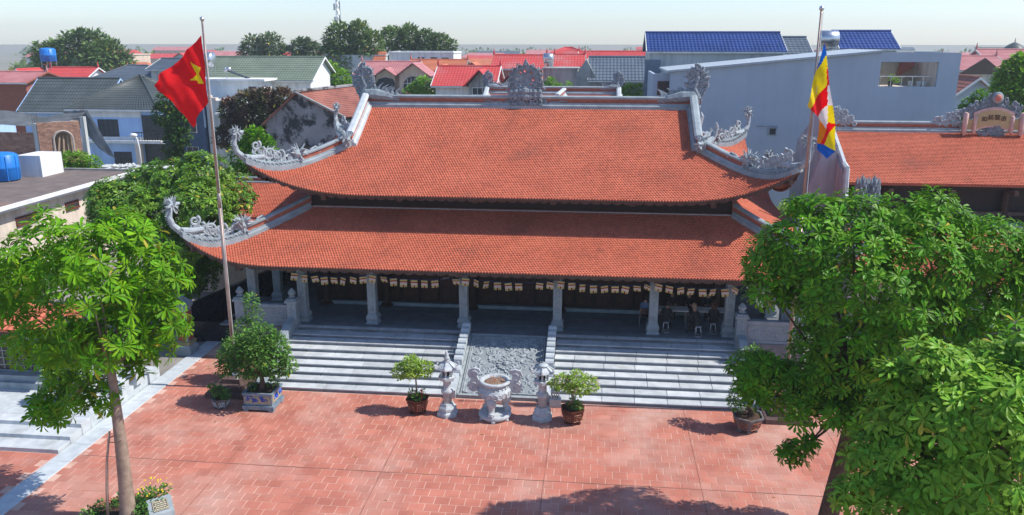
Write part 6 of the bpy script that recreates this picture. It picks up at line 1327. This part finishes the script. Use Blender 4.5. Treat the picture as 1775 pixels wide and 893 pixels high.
# ---- rear hall of the temple compound
class RR: pass
rh = thing('rear_hall', 'rear temple hall whose low tiled roof shows above the main ridge', 'temple hall', (0, 31, 0))
def simple_hall(t, x0, x1, yf, dep, ze, zr, rows_end, nowall=False, s=1.):
    yc = yf+dep/2
    if not nowall: MB().box(x0+.6, x1-.6, yf+1.2, yf+dep-1.2, 0, ze-.1).build('hall_wall', WOOD, t)
    d = MB(); 
    for sg in (-1, 1): d.add([(x0,yc+sg*dep/2,ze),(x1,yc+sg*dep/2,ze),(x1,yc,zr),(x0,yc,zr),(x0,yc+sg*dep/2,ze-.12),(x1,yc+sg*dep/2,ze-.12),(x1,yc,zr-.12),(x0,yc,zr-.12)], [(0,1,2,3),(7,6,5,4),(0,4,5,1),(1,5,6,2),(3,7,4,0)])
    dk = d.build('roof_deck', TERRAD, t); mb = MB(); L = math.hypot(dep/2, zr-ze); n = int(L/.142); sl = Vector((0, dep/2, zr-ze)).normalized(); nr = Vector((0, -sl.z, sl.y)); rg = random.Random(3)
    for r in range(n):
        b = Vector((0, yf, ze)) + sl*(r*.142); m_ = int((x1-x0)/.152)
        for i in range(m_):
            x = x0 + (i+.5+.5*(r % 2))*.152; h = .036+rg.uniform(-.005,.005); w2 = .071
            def P(a, bb, hh): return Vector((x+a, 0, 0)) + b - sl*bb + nr*hh
            mb.add([P(-w2,-.17,0),P(w2,-.17,0),P(w2,-.02,h),P(0,.035,h+.01),P(-w2,-.02,h),P(w2,-.02,-.01),P(0,.035,-.01),P(-w2,-.02,-.01)], [(4,3,0),(3,2,1),(0,3,1),(4,7,6,3),(3,6,5,2)])
    mb.build('roof_tiles', TERRA, dk, kind='stuff')
    band([(Vector((x0-.1,yc,zr)), Vector((0,1,0))), (Vector((x1+.1,yc,zr)), Vector((0,1,0)))], t, 'main_ridge', s)
    return yc
simple_hall(rh, -5.4, 4.1, 25.6, 9, 8.3, 10.15, 0); 
for sx, x in ((-1,-5.4),(1,4.1)):
    band([(Vector((x,30.1-4.4*i/6,10.1-1.85*4.4*i/6/4.5)), Vector((1,0,0))) for i in range(7)], rh, 'gable_ridge', 1.1, True, LSTONE)
    ridge_end(x-sx*.15, 30.1, 10.35, sx, rh, .75, 90+sx)
cr = thing('connecting_roof', 'short connecting roof with a bright capped ridge between main and rear halls', 'roof', (.3,22,0))
MB().prism([(-1.6,9.0),(.2,10.2),(2.0,9.0),(2.0,8.8),(-1.6,8.8)], (0,19.5,0), (1,0,0), (0,0,1), (0,1,0), 6).build('roof_deck', TERRAD, cr); band([(Vector((.15,20.5,10.2)), Vector((1,0,0))), (Vector((.35,26,10.25)), Vector((1,0,0)))], cr, 'gable_ridge', 1., True, LSTONE)
# ---- right side hall with sign board
hall = thing('side_hall', 'right side hall with two tiers of terracotta roof and a dark timber gallery', 'temple hall', (24, 16, 0))
simple_hall(hall, 15.5, 34, 13, 10, 6.85, 9.0, 0, True, 1.)
m = MB(); m.box(15.4, 34, 14.2, 22, 0, 6.7); m.build('hall_wall', WOOD, hall)
for k in range(7): MB().tube([(17.6+k*3.0,13.9,4.4),(17.6+k*3.0,13.9,6.75)], .2, 10).build('gallery_post', DOORW, hall)
MB().box(15.4,34,13.75,13.95,5.15,5.32).build('gallery_rail', WOODB, hall); MB().box(15.4,34,13.75,13.95,6.45,6.7).build('gallery_beam', WOOD, hall); MB().box(15.3,34,12.9,13.9,4.35,4.75).build('stone_band', STONE, hall)
for k in range(7): MB().box(17.5+k*3.0,17.7+k*3.0,12.9,14.2,6.3,6.55).build('gallery_bracket', WOODB, hall)
lo = MB(); lo.add([(15.2,9.0,2.75),(34,9.0,2.75),(34,13.0,4.5),(15.2,13.0,4.5),(15.2,9.0,2.6),(34,9.0,2.6),(34,13.0,4.35),(15.2,13.0,4.35)], [(0,1,2,3),(7,6,5,4),(0,4,5,1),(3,7,4,0)]); ld = lo.build('lower_deck', TERRAD, hall)
mb = MB(); sl = Vector((0,4,1.75)).normalized(); nr = Vector((0,-sl.z,sl.y)); rg = random.Random(4)
for r in range(30):
    b = Vector((0,9,2.77)) + sl*(r*.142)
    for i in range(120):
        x = 15.3 + (i+.5*(r % 2))*.152; h = .036+rg.uniform(-.005,.005); w2 = .071
        def P(a, bb, hh): return Vector((x+a,0,0)) + b - sl*bb + nr*hh
        mb.add([P(-w2,-.17,0),P(w2,-.17,0),P(w2,-.02,h),P(0,.035,h+.01),P(-w2,-.02,h),P(w2,-.02,-.01),P(0,.035,-.01),P(-w2,-.02,-.01)], [(4,3,0),(3,2,1),(0,3,1),(4,7,6,3),(3,6,5,2)])
mb.build('roof_tiles', TERRA, ld, kind='stuff'); MB().box(15.4,34,11,22,0,3.2).build('lower_wall', CREAM, hall)
# stepped gable wall
GW = mat('gable_render', (.46,.45,.47), (.36,.35,.37), .9, .6, .3, 12, streak=.3, stain=(.26,.25,.27), sscale=.7, sramp=(.5,.75))
m = MB(); m.prism([(12.2,0),(23.5,0),(23.5,7.0),(22.9,7.05),(22.7,7.9),(18.2,10.1),(17.8,10.1),(13.4,7.6),(12.9,7.5),(12.7,6.2),(12.2,6.0)], (15.05,0,0), (0,1,0), (0,0,1), (1,0,0), .38); m.build('gable_wall', GW, hall)
m = MB(); pts = [(12.2,6.1),(12.6,6.3),(12.75,7.6),(13.3,7.75),(17.9,10.25)]
for a, b in zip(pts[:-1], pts[1:]): m.tube([(15.24,a[0],a[1]),(15.24,b[0],b[1])], .14, 6)
m.build('gable_coping', LSTONE, hall)
wl2 = thing('pale_stained_wall', 'stained lilac grey wall beside the right flagpole with white pilaster', 'wall', (14.2,14,0)); m = MB(); m.prism([(13.35,0),(15.05,0),(15.05,8.6),(14.5,8.9),(13.35,4.6)], (0,14,0), (1,0,0), (0,0,1), (0,1,0), .3); m.build('wall', GW, wl2)
MB().box(13.1,13.4,13.8,14.2,0,5.2).build('pilaster', LSTONE, wl2)
fs = MB(); relief_mass(fs, (16.3,17.9,9.35), (1,0,0), (0,0,1), (-.6,1.0,0,.9, lambda x, z: z < .95-abs(x+.3)*.7), 60, (.09,.18), .05, 41); fs.build('ridge_scroll', CARVE, hall)
fs = MB(); relief_mass(fs, (22.6,17.9,9.35), (1,0,0), (0,0,1), (-1.4,.2,0,.8, lambda x, z: z < .35+(x+1.4)*.35), 60, (.09,.18), .05, 42); fs.build('ridge_scroll', CARVE, hall)
for k, (x, zt) in enumerate(((15.5,6.55),(16.05,6.6))):
    fl = thing('lotus_finial', ('left' if k == 0 else 'right')+' carved stone lotus bud finial rising above the right tree', 'finial', (x,11.0,3.6), 'paired lotus bud finials'); m = MB()
    m.lathe(x, 11.0, [(.14,3.6),(.12,4.6),(.2,4.8),(.34,5.0),(.2,5.15)], 12)
    for r_ in range(3):
        for q in range(8):
            a = q*math.pi/4+r_*.4; flame(m, (x+.16*math.cos(a), 11+.16*math.sin(a), 4.95+.38*r_), (math.cos(a)*(.45-.1*r_), math.sin(a)*(.45-.1*r_), 1), (math.cos(a), math.sin(a), 0), .62, .12, .12)
    for q in range(6): a = q*1.05; scroll(m, (x+.3*math.cos(a), 11+.3*math.sin(a), 4.75), (math.cos(a), math.sin(a), 0), (0,0,1), .16, 1.3, .04)
    flame(m, (x, 11, 5.7), (0,0,1), (1,0,0), .8, .16, .04); m.tf(Matrix.Translation((x,11,7.6)) @ Matrix.Scale(.8,4) @ Matrix.Translation((-x,-11,-6.5))); m.tube([(x,11,3),(x,11,5.5)], .14, 8); m.build('lotus_bud', CARVE_SHADE, fl)
# sign board shaped like an unrolled scroll
sg_ = thing('sign_board', 'scroll shaped ochre sign board with four dark characters on the side hall ridge', 'sign board', (24.05,17.6,9.2))
PINKS = mat('scroll_edge', (.62,.42,.36), (.52,.32,.28), .7, 6.); OCH = mat('ochre_field', (.50,.38,.19), (.43,.32,.16), .8, 8.); cx, cy, cz = 24.05, 17.45, 9.72
def arc_panel(m, w_, h0, h1, rise, y0, th):
    n = 14; vs = []
    for i in range(n+1):
        x = -w_+2*w_*i/n; d = rise*(1-(x/w_)**2); vs.append((x, d))
    pts = [(x, h0 + d*.75) for x, d in vs] + [(x*1.12, h1 + d) for x, d in vs[::-1]]
    m.prism([(cx+a, cz+b) for a, b in pts], (0,y0,0), (1,0,0), (0,0,1), (0,1,0), th)
m = MB(); arc_panel(m, 1.30, -.66, .34, .30, cy, .16); m.build('scroll_border', PINKS, sg_); m = MB(); arc_panel(m, 1.12, -.52, .24, .26, cy-.03, .05); fld = m.build('scroll_field', OCH, sg_)
for s_ in (-1, 1):
    m = MB(); m.prism([(cx+s_*1.2,cz-.5),(cx+s_*2.0,cz-.62),(cx+s_*2.0,cz+.1),(cx+s_*1.45,cz-.08),(cx+s_*1.2,cz+.02)], (0,cy+.02,0), (1,0,0), (0,0,1), (0,1,0), .12); m.build('scroll_wing', OCH, sg_)
    for dx, r_, z0, z1 in ((1.35,.13,-.72,.12),(2.05,.17,-.82,.3)):
        m = MB(); m.tube([(cx+s_*dx*1.0+s_*.08,cy-.02,cz+z0-.04),(cx+s_*dx,cy-.02,cz+z0),(cx+s_*(dx-.03),cy-.02,cz+z1),(cx+s_*(dx-.05),cy-.02,cz+z1+.05)], [r_*.6,r_,r_,r_*.6], 12); m.build('scroll_roll', PINKS, sg_, True)
for i, chx in enumerate('如紡龍奇'):
    c = bpy.data.curves.new('character', 'FONT'); c.body = chx; c.size = .31; c.align_x = 'CENTER'; c.extrude = .01; c.offset = .0
    o = bpy.data.objects.new('character', c); C.objects.link(o); bpy.context.view_layer.update(); me = bpy.data.meshes.new_from_object(o.evaluated_get(bpy.context.evaluated_depsgraph_get())); bpy.data.objects.remove(o)
    me.materials.clear(); me.materials.append(mat('dark_red_ink', (.10,.02,.015), (.07,.015,.01), .6)); o2 = link('character', me, fld)
    dz = (.0,.09,.09,.02)[i]; o2.matrix_basis = Matrix.Translation((cx-.50+.33*i, cy-.05, cz-.10+dz)) @ Matrix.Rotation(math.pi/2, 4, 'X')
m = MB()
relief_mass(m, (cx,cy+.12,cz+.45), (1,0,0), (0,0,1), (-1.9,1.9,-.35,.95, lambda x, z: z < .95-abs(x)*.42), 210, (.10,.2), .055, 43); relief_mass(m, (cx,cy+.05,cz-.75), (1,0,0), (0,0,1), (-.95,.95,-.12,.42, lambda x, z: z < .4-x*x*.3), 60, (.08,.15), .045, 44)
m.build('cloud_carving', CARVE_SHADE, sg_); m = MB(); n0 = len(m.v); m.lathe(0,0,[(.01,-.07),(.28,-.07),(.30,0),(.28,.07)],20)
for i in range(n0, len(m.v)): q = m.v[i]; m.v[i] = (cx+.05+q[0]*1.35, cy-.02+q[2], cz+1.15+q[1]*1.05)
m.build('medallion_ring', STONE, sg_, True); MB().ball((cx+.05, cy-.1, cz+1.15), .18, 14, (1.38,.5,1)).build('sun_disc', mat('coral_disc', (.60,.20,.14), (.52,.16,.11), .6), sg_, True)
for o in sg_.children:
    for v in o.data.vertices: v.co.x = cx + (v.co.x-cx)*.72
# ---- left side: shrine terrace, stair, gate arch
st = thing('side_terrace', 'pale stone terrace with three steps rising from the left courtyard', 'terrace', (-20,-3,0))
for k in range(3):
    x = -30
    while x < -15.56:
        MB().bbox(x, min(x+1.39,-15.56)-.006 if False else min(x+1.39,-15.56), -5.9+k*.68, -5.9+(k+1)*.68+.02 if k < 2 else -4.0, -.02, (k+1)*.15-.002*k, .008).build('step_slab', TREAD, st); x += 1.4
for r in range(6):
    x = -30 + (.5 if r % 2 else 0)
    while x < -15.6: MB().bbox(x, min(x+1.19,-15.56), -3.99+r*.8, -3.2+r*.8, -.02, .446+rnd(0,.004), .006).build('paving_slab', LSTONE, st); x += 1.2
sw = thing('shrine_wall', 'grey stone shrine wall with a pale rimmed black arch behind the left tree', 'wall', (-19,-1.4,.45)); m = MB(); m.box(-26,-17.3,-2.0,-.2,.45,.72); m.box(-26,-17.4,-1.8,-.3,.72,.95); m.box(-26,-17.6,-1.4,-.9,.95,2.9); m.build('wall', STONE, sw)
m = MB(); pts = [(-20.9+.02, 1.05)] + [(-20.9+1.75*math.cos(a), 1.7+1.25*math.sin(a)) for a in [math.pi*(1-k/16) for k in range(17)]]; pts = [(-22.65,1.05)] + pts[1:] + [(-19.15,1.05)]
m.prism(pts, (0,-1.46,0), (1,0,0), (0,0,1), (0,1,0), .1); m.build('arch_opening', BLACK, sw); MB().tube([(x,-1.48,z) for x, z in pts], .09, 8).build('arch_rim', LSTONE, sw)
m = MB()
for k in range(12): m.box(-22.4+k*.28,-22.37+k*.28,-1.5,-1.47,1.1,2.3)
for k in range(4): m.box(-22.5,-19.3,-1.5,-1.475,1.25+k*.3,1.28+k*.3)
m.build('arch_grille', W_GREY, sw); m = MB(); sheet(m, (-26,-2.2,3.0),(-17.2,-2.2,3.0),(-17.2,-.9,3.7),(-26,-.9,3.7),60,6,.03); m.build('roof', TERRA, sw)
for k in range(3): MB().box(-19.1+k*.75,-18.5+k*.75,-1.44,-1.39,1.2,2.5).build('carved_panel', CARVE, sw)
pt_ = T_('potted_plant', 'blue patterned pot with reddish plant on the shrine terrace behind the left tree', 'potted plant', (-17.0,-2.9,.45)); m = MB(); m.lathe(-17.0,-2.9,[(.3,0),(.38,.1),(.48,.5),(.5,.55),(.42,.55),(.4,.5)],8,0,.45); m.build('pot', mat('blue_white_glaze', (.25,.35,.5), (.05,.1,.35), .4, 9.), pt_); MB().lathe(-17,-2.9,[(.42,.97),(.01,1.0)],8).build('soil', SOIL, pt_)
clump_tree('', '', '', (-17,-2.9,.95), [(-17.2,-2.9,1.7,.5),(-16.7,-2.8,1.6,.4),(-17.6,-2.9,1.5,.35)], LEAF_F, BARK, 800, .18, 51, .04, parent=pt_)
for x, y, h, lb_ in ((-15.95,-1.6,.35,'low pale stone block stacked at the kerb end, nearest'),(-15.75,-.9,.5,'taller pale stone block at the kerb end behind the first')):
    m = MB(); m.bbox(x-.4,x+.35,y-.25,y+.25,.45,.45+h,.01); m.bbox(x-.3,x+.25,y-.15,y+.2,.45+h,.55+h,.01); tag(m.build('stone_block', LSTONE), lb_, 'stone block')
pr = thing('gate_pillar', 'grey gate pillar with red recessed panels at the end of the kerb', 'pillar', (-15.75,3.4,0)); x, y = -15.75, 3.5; m = MB(); m.lathe(x,y,[(.55,0),(.55,.28),(.48,.36),(.40,.5),(.40,.6)],4,math.pi/4); m.box(x-.27,x+.27,y-.27,y+.27,.55,2.15); m.lathe(x,y,[(.40,2.15),(.48,2.25),(.5,2.4),(.36,2.5),(.2,2.62),(.1,2.7)],4,math.pi/4); m.build('pillar_shaft', STONE, pr)
m = MB(); m.box(x-.2,x+.2,y-.29,y-.25,.68,2.05); m.box(x+.25,x+.29,y-.2,y+.2,.68,2.05); m.build('red_panel', mat('red_panel', (.36,.09,.07), (.3,.07,.05), .8), pr); MB().box(x-.34,x+.34,y-.34,y+.34,.5,.62).build('yellow_band', mat('mossy_yellow', (.35,.30,.12), (.25,.22,.1), .9), pr)
bw = thing('black_granite_wall', 'polished black granite wall running back beside the temple', 'wall', (-14.8,8,0)); m = MB(); P0 = Vector((-16.25,5.0,0)); e = Vector((2.75,7.2,0)); L = e.length; e.normalize(); n_ = Vector((e.y,-e.x,0))
m.prism([(0,0),(L,0),(L,2.25),(0,1.75)], P0, e, (0,0,1), -n_, .25); m.build('wall', BLACK, bw); m = MB(); m.box(-16.3,-14.4,4.95,5.1,0,1.0); m.build('wall_return', BLACK, bw)
ka = thing('hall_annex', 'cream annex with a brown door and terracotta roof beside the lower left roof corner', 'building', (-17,17,0)); MB().box(-21,-12,12.5,21,0,4.0).build('wall', CREAM, ka)
m = MB(); m.box(-15.2,-14.1,12.4,12.52,0,2.5); m.build('door', DKWOOD, ka)
simple_hall(ka, -18.6, -12.5, 11.2, 9.6, 3.9, 5.75, 0, True, .6)
hz = MB(); hz.box(-1150, 1150, -40, 1150, -1.2, 40)
hm = bpy.data.materials.new('air_haze'); hm.use_nodes = True; hn = hm.node_tree.nodes; hn.remove(hn['Principled BSDF']); pv = hn.new('ShaderNodeVolumePrincipled')
pv.inputs['Color'].default_value = (.88,.96,1.0,1); pv.inputs['Density'].default_value = .00045; pv.inputs['Anisotropy'].default_value = .2
hm.node_tree.links.new(pv.outputs[0], hn['Material Output'].inputs['Volume'])
hz.build('haze', hm, kind='stuff')
